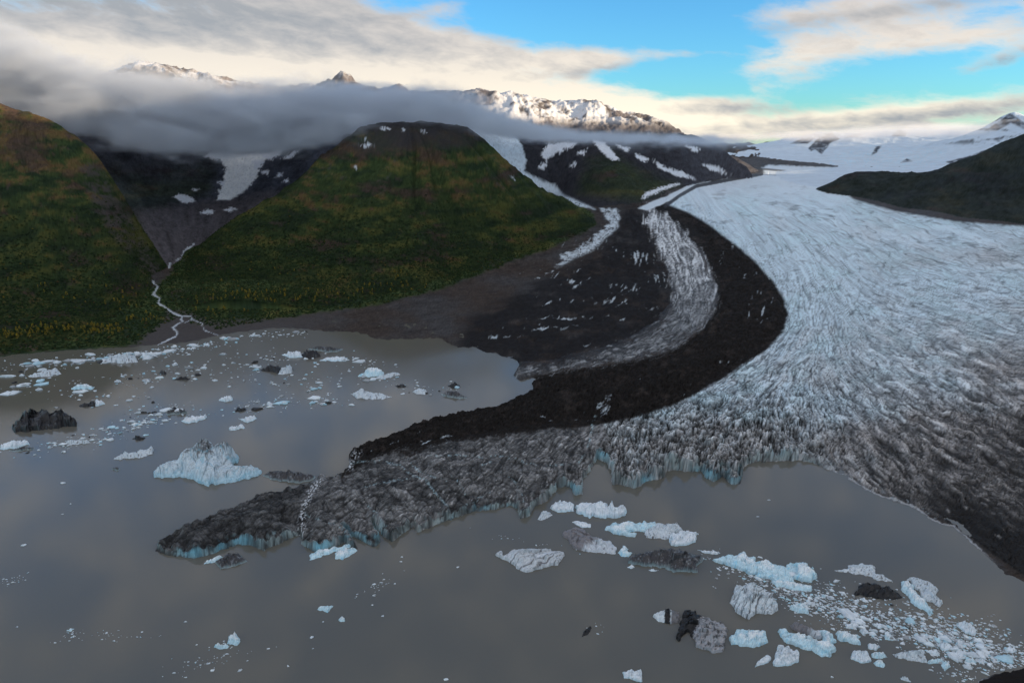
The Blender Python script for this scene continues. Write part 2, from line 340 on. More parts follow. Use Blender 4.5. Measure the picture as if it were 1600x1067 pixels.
VEG_FLAT = [(0, 560), (-150, 570), (-150, 480), (200, 470), (245, 445), (300, 400), (330, 440), (300, 500), (340, 515), (430, 500), (430, 490), (330, 500), (285, 495), (250, 510), (215, 540), (130, 547)]
DELTA = [(195, 545), (230, 520), (255, 500), (262, 480), (300, 485), (330, 500), (420, 498), (520, 485), (560, 478), (560, 522), (480, 516), (380, 520), (310, 536), (240, 545)]
GUL = [(165, 522), (178, 505), (205, 488), (220, 490), (195, 510), (175, 525)]

# ---------------------------------------------------------------- heights
zb = zbase(gy)
ELV = {}
sd = {k: sdf(v) for k, v in dict(M1=M1, S1=S1, DK=DK, S2=S2, GL=GL, TG=TG).items()}
gj = lambda k, a=3.0: sd[k](GX0 + jx * a * .5, GY0 + jy * a * .5)
s_gl, s_tg, s_m1, s_s1, s_dk = gj('GL'), gj('TG'), gj('M1', 4), gj('S1'), gj('DK')
icy = np.maximum.reduce([sm(s_gl, -2, 2), sm(s_tg, -2, 2), sm(s_m1, -6, 2), .8 * sm(s_s1, -3, 2)])
inl = -lake
# direction of the crevasses / flow bands
orient = [(1100, 335, 60), (1150, 395, 48), (1200, 330, 10), (1190, 300, 5), (1300, 320, 8), (1250, 300, 0), (1300, 400, 38), (1400, 360, 14), (1500, 390, 14), (1600, 380, 10), (1250, 440, 62), (1285, 500, 85), (1240, 560, 140), (1150, 610, 150), (1060, 640, 155), (960, 665, 160),
          (1400, 470, 20), (1550, 480, 10), (1400, 560, 25), (1330, 600, 45), (1500, 600, 28), (1450, 700, 33), (1600, 700, 28), (1550, 800, 35), (1300, 690, 50), (1230, 650, 80), (1100, 690, 118), (1160, 720, 110), (980, 700, 100), (1020, 740, 95), (900, 720, 125), (850, 690, 150),
          (700, 720, 160), (600, 760, 158), (450, 800, 160), (300, 840, 160), (800, 770, 120), (1050, 400, 60), (1080, 470, 95), (1040, 530, 150), (950, 560, 165), (960, 350, 110), (900, 470, 155), (800, 500, 165), (700, 600, 165), (600, 500, 170), (1120, 290, 170), (1000, 620, 155), (1190, 470, 100)]
O = np.array(orient, float); q = O[:, :2] / 300; th = np.radians(O[:, 2]) * 2
fo = tps_fit(q, np.stack([np.cos(th), np.sin(th)], 1), 3e-2)
oc = Field(tps_eval(fo, LX / 300, LY / 300)[..., 0].astype(f32)); os_ = Field(tps_eval(fo, LX / 300, LY / 300)[..., 1].astype(f32))
ang = .5 * np.arctan2(os_(GX0, GY0), oc(GX0, GY0))
def lines(n, w): return sm(-np.abs(n), -w, -w * .2)
def oriented(sx, sy, seed, mask, kinds=12, fn=perlin, turn=0.):
    """noise stretched along the local flow direction (angle field 'ang', y down)"""
    out = np.zeros(GX0.shape, f32); idx = np.nonzero(mask)
    x = wX[idx]; y = wY[idx]; a = ang[idx] + turn; acc = np.zeros(x.shape, f32); w2 = acc.copy()
    for k in range(kinds):
        t = math.pi * k / kinds
        da = np.abs((a - t + math.pi / 2) % math.pi - math.pi / 2)
        w = np.clip(1 - da / (math.pi / kinds), 0, 1)
        m = w > 0
        if not m.any(): continue
        u = x[m] * math.cos(t) + y[m] * math.sin(t); v = -x[m] * math.sin(t) + y[m] * math.cos(t)
        acc[m] += w[m] * fn(u / sx, v / sy, seed + k * 31); w2[m] += w[m] ** 2
    out[idx] = acc / np.sqrt(w2 + 1e-6); return out
mI = (icy > .02) | ((GX0 > 760) & (GY0 < 600) & (GY0 > 322) & (inl > 0))
wX = GX0 + perlin(GX0 / 30, GY0 / 22, 81) * 5; wY = GY0 + perlin(GX0 / 30, GY0 / 22, 83) * 4 + perlin(GX0 / 9, GY0 / 7, 84) * .9
o1 = oriented(30, 5.5, 11, mI); o2 = oriented(15, 2.7, 12, mI); o3 = oriented(70, 15, 13, mI); o4 = oriented(9, 1.9, 14, mI)
o5 = oriented(44, 8.5, 16, mI); x1 = oriented(22, 5., 17, mI, turn=1.15); x2 = oriented(11, 3., 18, mI, turn=1.0)
brk = np.clip(.75 * lines(o5, .085) + .75 * lines(o1, .10) + .6 * lines(o2, .14), 0, 1)      # open crevasses
brk2 = np.clip(.8 * lines(x1, .10) + .5 * lines(x2, .14), 0, 1)
bands = oriented(150, 9, 19, mI) * .8 + oriented(95, 4.2, 20, mI) * .6
near = sm(GY0, 430, 680)                                    # how broken the ice is
vpx = gy * 1.02 / F                                         # height that shows as about one pixel
rel = -3.2 * brk - 2.2 * brk2 * sm(GY0, 520, 680) + o1 * 1.4 + o3 * 2.2 + perlin(GX0 / 4, GY0 / 4, 15) * .9
wx, wy = worley(GX0 / 17 + jx * .05, GY0 / 11 + jy * .05, 4.)
crack = wy - wx
def blocks(sx, sy, seed, wob=1.):
    x = (GX0 + jx * 1.6 * wob + perlin(GX0 / 22, GY0 / 16, seed + 3) * 7 * wob) / sx; y = (GY0 + jy * 1.6 * wob) / sy; x0 = np.floor(x); y0 = np.floor(y)
    f1 = np.full(x.shape, 9., f32); f2 = f1.copy(); hid = np.zeros(x.shape, f32)
    for i in (-1, 0, 1):
        for j in (-1, 0, 1):
            cx, cy = x0 + i, y0 + j
            h = np.sin(cx * 127.1 + cy * 311.7 + seed) * 43758.5453; rx = h - np.floor(h); h = np.sin(cx * 269.5 + cy * 183.3 + seed) * 43758.5453; ry = h - np.floor(h)
            d = np.hypot(cx + rx - x, cy + ry - y).astype(f32); hid = np.where(d < f1, rx, hid); f2 = np.minimum(f2, np.maximum(f1, d)); f1 = np.minimum(f1, d)
    return hid - .5, sm(-(f2 - f1), -.20, -.02)
bk1, gp1 = blocks(13, 9, 3.); bk2, gp2 = blocks(6.5, 5, 9.); bk3, gp3 = blocks(30, 15, 5.)
calm = sm(fbm(GX0 / 70, GY0 / 40, 240, 3), -.35, .25)            # quiet and broken reaches of the ice
termin = sm(s_gl, -2, 6) * sm(GX0, 860, 960) * sm(GY0, 600, 690) * (1 - sm(GX0, 1180, 1330))
serac = np.maximum(0, 1 - 2.2 * np.abs(oriented(30, 8.5, 71, termin > .01))) * 5 + (1 - wx) * 3
flank = sm(GX0 + .4 * (GY0 - 600), 1280, 1420)
h_ice = vpx * (rel * lerp(.12, .85, near * (.45 + .55 * calm)) * (1 - .45 * flank) + flank * near * (o5 * 3.2 + o3 * 2) + termin * (serac * .35 + bk1 * 9 + bk2 * 4 - 4 * gp1) + near * (1 - termin) * (bk2 * 1.6 + bk1 * 1.8))
tongue = sm(s_tg, -4, 4)
tb = oriented(70, 9, 151, mI); tc = oriented(34, 8, 152, mI, turn=1.25); td_ = oriented(17, 4.2, 153, mI, turn=1.1)
tl_ = np.clip(lines(tb, .10) + .9 * lines(tc, .11) + .55 * lines(td_, .14) + .5 * lines(o1, .12), 0, 1)
h_tong = vpx * (bk1 * .7 + bk3 * 1.3 - .8 * gp1 - 1.1 * gp3 - 1.1 * tl_ + o1 * .3 + .3 * o2 + fbm(GX0 / 70, GY0 / 30, 33, 2) * 3.5) + .006 * sm(inl, 4, 40)
cliff = lerp(.011, .019, sm(fbm(GX0 / 90, GY0 / 60, 40, 2), -.4, .5)) * (1 + .3 * tongue + .8 * termin)
cliff = cliff * (1 - .78 * sm(GX0, 1235, 1330)) * (1 + (-.28 + .55 * sm(perlin(GX0 / 13, GY0 / 9, 44), -.4, .5)) * (1 - sm(inl, 5, 20)))
hv = zb + icy * (cliff * sm(inl, 0, 2.6) + .018 * sm(inl, 3, 60)) + lerp(h_ice, h_tong, tongue) * icy * sm(inl, 0, 3)
land = 1 - icy
mor = fbm(GX0 / 30, GY0 / 14, 50, 4, .55)
hv = hv + land * (np.clip(inl, 0, 60) * .00025 + vpx * (np.maximum(mor, -.3) * 5.5 + 1.1 * ridged(GX0 / 14, GY0 / 6, 57, 3)) * sm(inl, 1, 22) * sm(GX0, 380, 620) + vpx * mor * sm(inl, 1, 10)) + sm(s_m1, 0, 22) * .02 * sm(inl, 0, 30) * sm(GX0, 600, 760)
hv = hv + sm(s_dk, 0, 16) * .010 * sm(inl, 0, 10)
hv = hv - .012 * sm(lake, 0, 3)
lump = fbm(GX0 / 16, GY0 / 8, 58, 4, .62); hv = hv + sm(np.maximum(s_m1, s_dk - 4), 0, 8) * vpx * sm(inl, 0, 4) * (lump * lerp(3.5, 7, sm(GX0, 620, 800)) + .8 * ridged(GX0 / 7, GY0 / 4, 59, 2))
# mountains: weathered by gullies that run downhill
wrx = gx + .18 * fbm(gx * .8, gy * .8, 60, 3); wry = gy + .18 * fbm(gx * .8, gy * .8, 61, 3)
det = fbm(wrx * 1.1, wry * 1.1, 62, 5, .52)
gul = ridged(wrx * 2.3, wry * 1.4, 63, 5, .55)
fin = fbm(gx * 9, gy * 9, 65, 3, .6)
def rough(h, a, b):
    up = sm(h - zb, 0, .25)
    return h + up * (det * a + (gul - .3) * b + fin * .008)
spur = ridged(wrx * .85 + .2 * det, wry * .55, 64, 4, .5)
def radial(cx, cy, sd_, k):
    dx, dy = gx - cx, gy - cy; r = np.hypot(dx, dy); t = np.arctan2(dx, -dy) + .22 * fbm(gx * .9, gy * .9, sd_ + 5, 3)
    return ridged(t * k, r * .45 + .3 * det, sd_, 4, .58), r
xs_, ys_, _z = unproject(640, 188, 6.6); gC, rC = radial(xs_, ys_, 210, 3.1)
xs_, ys_, _z = unproject(-60, 165, 5.6); gL, rL = radial(xs_, ys_, 220, 3.4)
amp = lambda h: sm(h - zb, .03, .35) * (1 - .6 * sm(h, .85, 1.15))
hL = hL + (gL - .25) * .085 * amp(hL); hC = hC + (gC - .25) * .085 * amp(hC)
hL2 = rough(hL, .06, .04) + .05 * (spur - .3) * sm(hL - zb, .05, .5) + .07 * fbm(wrx * .55, wry * .45, 68, 3) * sm(hL - zb, .15, .6); hC2 = rough(hC, .06, .04) + .05 * (spur - .3) * sm(hC - zb, .05, .5) + .07 * fbm(wrx * .55, wry * .45, 68, 3) * sm(hC - zb, .15, .6) + .018 * fbm(gx * 5, gy * 5, 69, 3) * sm(hC, .9, 1.05); hR2 = rough(hR, .07, .05)
capC = 1.185 + .07 * fbm(gx * 1.1, gy * 1.1, 230, 3) + .03 * ridged(gx * 3.5, gy * 3.5, 231, 3)
hC2 = np.where(hC2 > capC - .32, capC - .32 + .32 * np.tanh((hC2 - capC + .32) / .32), hC2) + .02 * (cr0 := ridged(gx * 2.2, gy * 2.2, 232, 4)) * sm(hC, .7, 1.0)
cr = ridged(wrx * 1.3, wry * 1.3, 66, 6, .58)
hB2 = hB + sm(hB, .35, 1.3) * (cr - .35) * .16 + sm(hB, .2, .5) * fin * .03
hD2 = hD + sm(hD - zb, 0, .25) * ((cr - .35) * .10 + fin * .02)
hS2 = hS + sm(hS, .62, .95) * (ridged(gx * .55, gy * .35, 67, 5, .55) - .3) * .14 + .004 * fin
hB2[gx > gy * .272] = -9
hL2[(gy < 3.1) | (gx > -.1 * gy)] = -9; hC2[gy < 4.0] = -9; hR2[(gy < 5.5) | (gx < .2 * gy)] = -9; hD2[gy < 7.5] = -9; hB2[gy < 4.9] = -9; hS2[gy < 9] = -9
hs = np.stack([hv, hL2, hC2, hB2, hD2, hR2, hS2]); cls = np.argmax(hs, 0)
hz = np.max(hs, 0); del hs
VAL, ML, MC, MB_, MD, MR, MS = range(7)
PXp, PYp = project(gx, gy, hz); PXp = PXp.astype(f32); PYp = PYp.astype(f32)
# steepness, for bare ice faces and snow that will not lie
dzr = np.gradient(hz, axis=0) / (np.gradient(gy, axis=0) + 1e-9); dzc = np.gradient(hz, axis=1) / (np.gradient(gx, axis=1) + 1e-9)
slope = np.hypot(dzr, dzc).astype(f32)

# ---------------------------------------------------------------- colours of the ground, with some light and shade painted in
A = np.zeros(hz.shape + (3,), f32)
n_a = fbm(PXp / 38, PYp / 16, 100, 5, .6); n_b = fbm(PXp / 9, PYp / 5, 101, 3, .6); n_c = perlin(PXp / 2.3, PYp / 1.9, 102)
n_d = fbm(PXp / 90, PYp / 36, 103, 4, .55)
jpx = PXp + n_a * 10 + n_b * 5; jpy = PYp + n_d * 6 + n_b * 3
def SD(poly, j=1.0): return Field(poly_sd(poly, LX, LY))(lerp(PXp, jpx, j), lerp(PYp, jpy, j))
g_brown, g_grey = np.array([.062, .050, .044], f32), np.array([.070, .068, .070], f32)
A[:] = col(np.broadcast_to(g_brown, A.shape), g_grey, sm(n_d + .3 * n_a, -.3, .4))
st_ = fbm(PXp / 70 + n_a * .6, (PYp + .12 * PXp) / 6, 180, 4, .62)
A *= (1 + .35 * n_b + .35 * n_c + .55 * st_)[..., None] * .82
A = col(A, (.026, .024, .025), sm(st_ + .4 * n_a, .18, .5) * .6)
s_dk2, s_m12, s_s12, s_s22 = SD(DK), SD(M1, .5), SD(S1), SD(S2)
low_m = sm(PYp, 640, 700) * sm(-PXp, -960, -880)
s_m12 = s_m12 + low_m * (n_a * 16 + n_b * 12 + n_c * 5 - 6)
s_s12 = s_s12 + n_b * 6 + n_c * 4 - 4 + n_a * 9 + o2 * 8 + o1 * 6
A = col(A, (.017, .017, .019), sm(s_dk2, -22, 8) * .9 * sm(n_a + .3 * n_b, -.6, 0))
streak = sm(o2 * .6 + o1 * .3 + n_c * .4, .16, .6)
# pale ice showing through the debris left of the medial moraine
spots = np.zeros_like(n_a)
for (x, y, sx, sy, k) in [(1000, 400, 22, 14, 1.), (985, 450, 36, 10, .8), (1030, 435, 22, 14, .8), (960, 470, 40, 8, .6), (860, 425, 60, 10, .5), (920, 385, 38, 14, .8), (880, 470, 60, 8, .5), (900, 498, 70, 5, .8), (850, 512, 60, 4, .8),
                           (790, 526, 55, 3, .9), (905, 442, 30, 8, .7), (1010, 480, 30, 8, .6), (935, 540, 40, 8, .4), (1180, 430, 40, 26, .35), (1185, 490, 34, 20, .4), (940, 640, 16, 18, .8), (950, 620, 8, 14, .8), (1150, 560, 50, 14, .3), (1200, 470, 26, 40, .3), (1060, 600, 60, 16, .25), (880, 650, 70, 14, .3), (700, 690, 90, 12, .5), (600, 700, 50, 10, .45), (1130, 400, 20, 30, .3)]:
    spots = np.maximum(spots, 1.08 * k * np.exp(-((PXp - x) / sx) ** 2 - ((PYp - y) / sy) ** 2))
ice_w = np.array([.58, .66, .72], f32)
A = col(A, (.017, .015, .014), sm(s_m12, -4, 3)); A = col(A, (.040, .033, .030), sm(s_m12, 0, 6) * sm(n_a + .6 * n_b, .05, .5) * .7)
A *= (1 + (.35 * n_b + .4 * n_c) * sm(s_m12, -3, 3))[..., None]
A = col(A, ice_w * .85, np.clip((o2 * .9 + o1 * .55 + n_c * .3 - (1.0 - 1.1 * spots)) * 2.6, 0, 1) * (spots > .04) * (cls == VAL))
# ice stripes
t1 = sm(s_s12, -7, 9) * (cls == VAL) * (1 - .6 * sm(n_a + .8 * n_b + .4 * n_c, .10, .5) * sm(PYp, 360, 470))
dirt = sm(PYp, 360, 560)
c1 = lerp(.80, .21, sm(PYp, 330, 520)) * (1 + .5 * n_c + .8 * o2 + .4 * o1 + .4 * n_b) * (1 - .85 * brk) * (1 - .5 * brk2)
A = col(A, (.90, .95, 1.0), t1 * 0) * (1 - t1[..., None]) + t1[..., None] * np.clip(c1, .03, .8)[..., None] * np.array([.93, .97, 1.], f32)
t2 = sm(s_s22 + 4 * n_b, -2, 4) * (cls == VAL); A = col(A, ice_w, t2 * np.clip(.75 + n_c + n_b, 0, 1))
tA = sm(SD(ARM, .3), -1, 1.5) * (cls == VAL); A = col(A, ice_w * 1.1, tA)
# the main glacier
s_gl2 = Field(poly_sd(GL, LX, LY))(PXp + n_b * 3, PYp + n_b * 2)
tg = sm(s_gl2, -2, 3) * (1 - sm(s_m12, -3, 3)) * (cls == VAL)
dist_term = np.clip(inl, 0, 400)
dirtg = np.zeros_like(n_a)
dirtg = sm(PYp + .42 * (PXp - 1100), 520, 900) * .35 + .75 * sm(PYp + .50 * (PXp - 1300), 640, 860) * sm(PXp, 1180, 1320) + .5 * sm(PYp, 590, 690) * (1 - sm(PXp, 1150, 1300))
dirtg = dirtg + .34 * fbm(PXp / 120, PYp / 60, 110, 4, .6) + .12 * o3 + .14 * bands
for (x, y, sx, sy, k) in [(1420, 545, 120, 34, .15), (1520, 400, 110, 22, .22), (1560, 560, 80, 40, .25), (1340, 600, 80, 30, .12), (1330, 690, 70, 34, .3), (1450, 650, 120, 26, .25), (1150, 640, 60, 20, -.15), (1560, 640, 50, 14, -.2), (1300, 640, 60, 22, -.15)]:
    dirtg += k * np.exp(-((PXp - x) / sx) ** 2 - ((PYp - y) / sy) ** 2)
fine = o2 * .40 + o1 * .40 + o4 * .35 + n_c * .3 + bands * .85
lnw = sm(PYp, 285, 470) * .55 + .45 * near; xw = np.clip(sm(PYp, 560, 680) * 1.0 + .25 * lnw, 0, 1)
alb = (.80 - .60 * np.clip(dirtg, 0, 1.22)) * (1 + np.clip(fine, -1.4, 1.8) * (.22 + .30 * near * (.5 + .5 * calm)))
alb = alb * (1 - .5 * sm(-fbm(PXp / 30 + .3 * n_a, PYp / 9, 171, 4, .65), .12, .5))
hi = sm(o2 + .3 * n_c, .15, .75)
alb = alb * (1 - .88 * brk * lnw) * (1 - .62 * brk2 * xw) * (1 - .50 * lines(bands, .07) * sm(PYp, 290, 360))
alb = alb * (1 + (.9 * bk1 + .7 * bk2) * near * (.35 + .65 * termin)) * (1 - (.60 * gp1 + .3 * gp2) * np.clip(termin + .25 * near, 0, 1))
alb = alb + .20 * sm(o4 + o2 * .8 - .4 * n_c, .55, 1.1) * near * (1 - brk)
fl2 = sm(PXp + .4 * (PYp - 600), 1280, 1420) * near
alb = alb * (1 + fl2 * np.clip(.9 * o5 + .6 * o3 + .5 * o1, -.8, 1.6))
alb = np.clip(alb, .022, .85)
tint = col(np.broadcast_to(np.array([.79, .96, 1.07], f32), A.shape), (1.03, .98, .95), np.clip(dirtg * 1.1, 0, 1))
blu = sm(fbm(PXp / 60, PYp / 30, 121, 3) + .3 * o2, -.1, .4) * (1 - np.clip(dirtg, 0, 1))
tint = col(tint, (.72, .95, 1.03), blu * .6)
A = A * (1 - tg[..., None]) + tg[..., None] * alb[..., None] * tint
blkC = sm(PYp + .50 * (1600 - PXp), 780, 850) * sm(PXp, 1400, 1500) * (cls == VAL)
A = col(A, (.016, .015, .015), blkC * tg * sm(.3 - o1 - .5 * n_b + blkC * .6, -.2, .3))
A = col(A, (.014, .013, .013), ((PXp > 1450) & (PYp > 1000)).astype(f32) * .9)
# far white firn above the bend
firn = sm(-PYp, -330, -268) * (cls == VAL) * tg
A = col(A, (.64, .71, .78), firn * .85)
tl = line_d([(1150, 262), (1200, 265), (1243, 269), (1232, 273)], PXp, PYp); A = col(A, (.04, .045, .05), sm(-tl, -2.2, -1) * (cls == VAL) * .8)
for ln, w in (([(1040, 322), (1062, 306), (1088, 291), (1130, 283), (1190, 272)], 3.6), ([(1180, 272), (1240, 276), (1300, 272)], 1.0)):
    tl = line_d(ln, PXp, PYp + n_c * .5); A = col(A, (.045, .048, .055), sm(-tl, -w, -w * .5) * (cls == VAL) * (.95 if w > 2 else .4))
# tongue
s_tg2 = Field(poly_sd(TG, LX, LY))(PXp + n_b * 2, PYp + n_b * 2)
tt = tongue * (cls == VAL) * (1 - sm(s_m12, -3, 3))
at = .150 * (1 + .45 * n_b + .35 * n_c + .5 * o2 + .5 * n_a)
at = at * lerp(1, .5, sm(-PXp, -520, -430)) * (1 - .65 * tl_) * (1 - .5 * gp3) * (1 - .30 * gp1) * (1 + .5 * bk1 + .8 * bk3)
at = at + .30 * sm(o2 + .35 * n_c + .45 * n_b + .35 * x1, .50, 1.05) * sm(PXp, 430, 640)
lightT = sm(PXp, 760, 930) * .10
at = np.clip(at + lightT * (.6 + o2 + n_c * .6) * (1 - .8 * tl_), .012, .6)
A = A * (1 - tt[..., None]) + tt[..., None] * at[..., None] * np.array([1.0, 1.0, 1.0], f32)
VEIN = [([(548, 724), (570, 721), (600, 720), (625, 728), (645, 742), (668, 752), (680, 768), (700, 792)], 2.6), ([(665, 712), (690, 714), (715, 710), (760, 714), (800, 716), (850, 728), (880, 726)], 2.0), ([(790, 738), (805, 752), (815, 770), (820, 786)], 1.8),
        ([(640, 722), (660, 740), (700, 752)], 1.4), ([(705, 740), (722, 760), (730, 776)], 1.3), ([(745, 730), (770, 722)], 1.2), ([(930, 650), (926, 672), (918, 700), (905, 722)], 3.2), ([(470, 800), (500, 812)], 1.6), ([(560, 762), (610, 752), (650, 745)], 1.0), ([(575, 790), (590, 805), (604, 822)], 2.0), ([(512, 816), (530, 824), (545, 832)], 2.2), ([(728, 792), (760, 772), (768, 768)], 1.8)]
for ln, w in VEIN:
    dv = line_d(ln, PXp + 5 * n_b + 2 * n_c, PYp + 5 * n_a + 1.5 * n_c); A = col(A, (.40, .55, .60), sm(-dv, -w * .8, -w * .15) * (cls == VAL) * np.clip(.12 + .9 * n_c + .9 * n_b + .7 * x1, 0, .7))
for ln in ([(500, 750), (488, 764), (478, 784), (473, 806), (470, 834)], [(560, 706), (548, 722), (546, 730)], [(1130, 700), (1150, 690)]):
    dv = line_d(ln, PXp + 3 * n_b, PYp); A = col(A, (.66, .70, .74), sm(-dv, -9, -1) * sm(n_c + .5 * n_b, .05, .45) * (cls == VAL))
# freshly broken, clean ice in the calving faces
face = sm(slope, .7, 1.7) * sm(-lake, -1.5, .6) * (1 - sm(inl, 4.0, 11)) * (cls == VAL) * np.clip(np.maximum(tt, tg), 0, 1)
face *= lerp(.18, .85, sm(fbm(PXp / 26, PYp / 22, 140, 3), -.30, .30)) * (1 - .75 * sm(PXp, 1250, 1330))
blue_b = np.zeros_like(n_a)
for (x, y, w) in [(580, 838, 22), (545, 830, 20), (748, 790, 16), (1110, 738, 22), (1148, 742, 20), (1010, 748, 14), (300, 860, 24), (345, 850, 18), (500, 856, 20), (940, 705, 12), (895, 765, 12), (380, 845, 24)]:
    blue_b = np.maximum(blue_b, np.exp(-((PXp - x) / w) ** 2 - ((PYp - y) / 14) ** 2))
bluc = col(np.broadcast_to(np.array([.34, .41, .41], f32), A.shape), (.24, .54, .66), np.clip(blue_b + .35 * sm(fbm(PXp / 20, PYp / 14, 141, 3), .15, .5), 0, 1))
stain = sm(n_c * .6 + fbm(PXp / 4, PYp / 22, 142, 2) * 1.4, -.05, .5) * (1 - .6 * blue_b)
A = A * (1 - face[..., None]) + face[..., None] * bluc * (1 - .8 * stain)[..., None]
wl = sm(-np.abs(inl - 1.6), -1.6, -.4) * sm(PXp, 1270, 1320) * (1 - sm(PXp, 1520, 1560)) * (cls == VAL); A = col(A, (.50, .52, .54), wl * .75)
# rivers, delta, vegetated flats
VEG_C = footC + [(905, 300), (300, 300)]
VEG_C = [(p[0], p[1] + 4) for p in VEG_C]
tv = sm(np.maximum(SD(VEG_FLAT), SD(VEG_C)), -3, 4) * (cls == VAL); td = sm(SD(DELTA), -3, 4) * (cls == VAL)
mo1 = 1.5 * fbm(PXp / 80 + n_d * .8, PYp / 26 + PXp / 200, 160, 5, .6); mo2 = 1.3 * fbm(PXp / 26 + n_a, PYp / 10 - PXp / 60, 161, 4, .62)
def greens(nlow, nfine, rust):
    c = np.broadcast_to(np.array([.034, .054, .018], f32), A.shape)
    c = col(c, (.018, .032, .015), sm(-mo1 - .3 * mo2, .02, .35) * .9)
    c = col(c, (.085, .092, .024), sm(mo1 + .5 * mo2 + .3 * nlow, .12, .55) * .85)
    c = col(c, (.115, .070, .030), sm(rust + .75 * mo2 + .4 * mo1, .05, .6) * .8)
    c = col(c, (.060, .048, .042), sm(mo2 - .5 * mo1 + .3 * rust, .38, .62) * .6)
    c = col(c, (.058, .042, .030), sm(.7 * n_d - .6 * mo1 + .4 * mo2 + .5 * rust, .12, .6) * .75)
    return c * (1 + .45 * nfine + .35 * n_c)[..., None] * np.array([1.02, .98, 1.12], f32)
veg = greens(n_a, n_b, n_d - .35)
A = col(A, (0, 0, 0), tv) + tv[..., None] * veg * 1.15
A = col(A, (.074, .068, .068), td * .8 * sm(-PXp, -545, -440))
# mountains
for k, crest_rust, rockline in ((ML, .50, 2.), (MC, .42, .90)):
    m = cls == k
    hh = hz
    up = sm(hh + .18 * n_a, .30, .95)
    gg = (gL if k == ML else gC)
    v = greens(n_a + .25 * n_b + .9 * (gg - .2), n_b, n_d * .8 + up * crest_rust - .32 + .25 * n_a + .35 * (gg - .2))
    v = v * (1 - .45 * sm(-gg, -.25, .25) * sm(hz, .05, .3))[..., None] * (.72 + .35 * up)[..., None]  # gullies darkened: shrubs, plus painted shading where ambient light shows little
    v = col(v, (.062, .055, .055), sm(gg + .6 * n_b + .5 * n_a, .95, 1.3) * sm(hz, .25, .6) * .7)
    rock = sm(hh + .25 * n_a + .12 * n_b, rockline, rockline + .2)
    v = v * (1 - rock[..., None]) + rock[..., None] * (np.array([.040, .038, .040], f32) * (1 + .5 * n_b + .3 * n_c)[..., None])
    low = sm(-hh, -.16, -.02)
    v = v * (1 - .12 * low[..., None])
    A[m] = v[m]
# scree scars above the stream, widened to paint the left spur's shade side
m = (cls == ML)
scr = sm(SD([(150, 250), (180, 300), (212, 350), (240, 400), (262, 440), (240, 440), (205, 400), (165, 350), (140, 300), (128, 255)]), -8, 8) * m
A = col(A, (.066, .056, .056), scr * sm(n_b + n_a, -.3, .3) * .85)
scr2 = sm(SD([(560, 222), (600, 200), (720, 205), (740, 225), (640, 235), (560, 240)]), -12, 10) * (cls == MC)
A = col(A, (.045, .041, .042), scr2 * .8)
m = cls == MB_
rk = np.array([.036, .040, .052], f32) * (1 + .55 * n_b + .35 * n_c)[..., None]
grn = sm(hz + .2 * n_a, .9, .4) if False else sm(-(hz + .2 * n_a), -.85, -.35) * sm(SD([(130, 230), (340, 250), (330, 300), (270, 320), (200, 420), (130, 420)]), -10, 10)
rk = rk * (1 + .5 * (cr - .35))[..., None] * 1.25
rk = rk * (1 - .6 * grn[..., None]) + .6 * grn[..., None] * veg * .8
scree = sm(SD([(215, 330), (290, 320), (350, 310), (420, 300), (450, 300), (330, 400), (255, 440), (235, 400)]), -12, 10)
sg = fbm((PXp - 290) / (8 + .12 * np.abs(PYp - 400)), PYp / 40, 250, 4, .6)
rk = rk * np.clip(1 + .9 * sg + .5 * n_a, .3, 3)[..., None]
rk = rk * (1 - scree[..., None]) + scree[..., None] * (np.array([.082, .076, .084], f32) * np.clip(1 + .45 * n_b + .35 * n_c + .7 * sg, .3, 3)[..., None])
snowB = sm(hz + .30 * n_a + .15 * n_b, 1.75, 2.1) * sm(-slope, -1.3, -.6) * sm(fbm(gx*1.5, gy*1.1, 78, 4), -.2, .15)
snowB = np.maximum(snowB, sm(hz, 1.2, 1.45) * sm(fbm(gx*2.2, gy*1.1, 77, 4) + .5*n_b, -.32, .04) * sm(PXp, 700, 800))
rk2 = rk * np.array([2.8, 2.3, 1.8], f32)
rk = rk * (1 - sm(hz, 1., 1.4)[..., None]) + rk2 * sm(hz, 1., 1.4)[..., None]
rk = col(rk, (.62, .64, .68), snowB)
cq = sm(Field(poly_sd(CIRQ, LX, LY))(PXp + 9 * n_b + 2 * n_c, PYp + 5 * n_a), -2, 2); rk = col(rk, (.88, .92, .94), cq * np.clip(.93 + .28 * n_c + .2 * n_b, 0, 1))
A[m] = rk[m]
m = cls == MD
rk = np.array([.032, .033, .040], f32) * (1 + .55 * n_b + .35 * n_c)[..., None]
g2 = sm(SD([(900, 300), (920, 250), (960, 240), (1000, 270), (1060, 290), (1000, 312)]), -14, 12)
rk = rk * (1 - .7 * g2[..., None]) + .7 * g2[..., None] * veg * .8
br = sm(PXp, 1020, 1120); rk = rk * (1 + .9 * br[..., None])  # right end lightened in the colour, as low sun strikes it
A[m] = rk[m]
m = cls == MR
veg = veg
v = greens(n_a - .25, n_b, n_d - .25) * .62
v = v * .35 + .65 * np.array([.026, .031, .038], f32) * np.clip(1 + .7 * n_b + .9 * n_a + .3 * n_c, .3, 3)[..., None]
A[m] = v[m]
m = cls == MS
sn = np.broadcast_to(np.array([.56, .66, .76], f32), A.shape) * (1 + .05 * n_b)[..., None]
fall = sm(SD([(1285, 262), (1300, 240), (1350, 228), (1480, 232), (1480, 262)]), -8, 8) * sm(n_c + n_b, -.1, .7)
sn = col(sn, (.45, .66, .80), fall * .7)
rocks = sm(slope + .35 * n_b, .55, .8) * sm(hz, .75, .95)
sn = col(sn, (.05, .055, .065), rocks * .9)
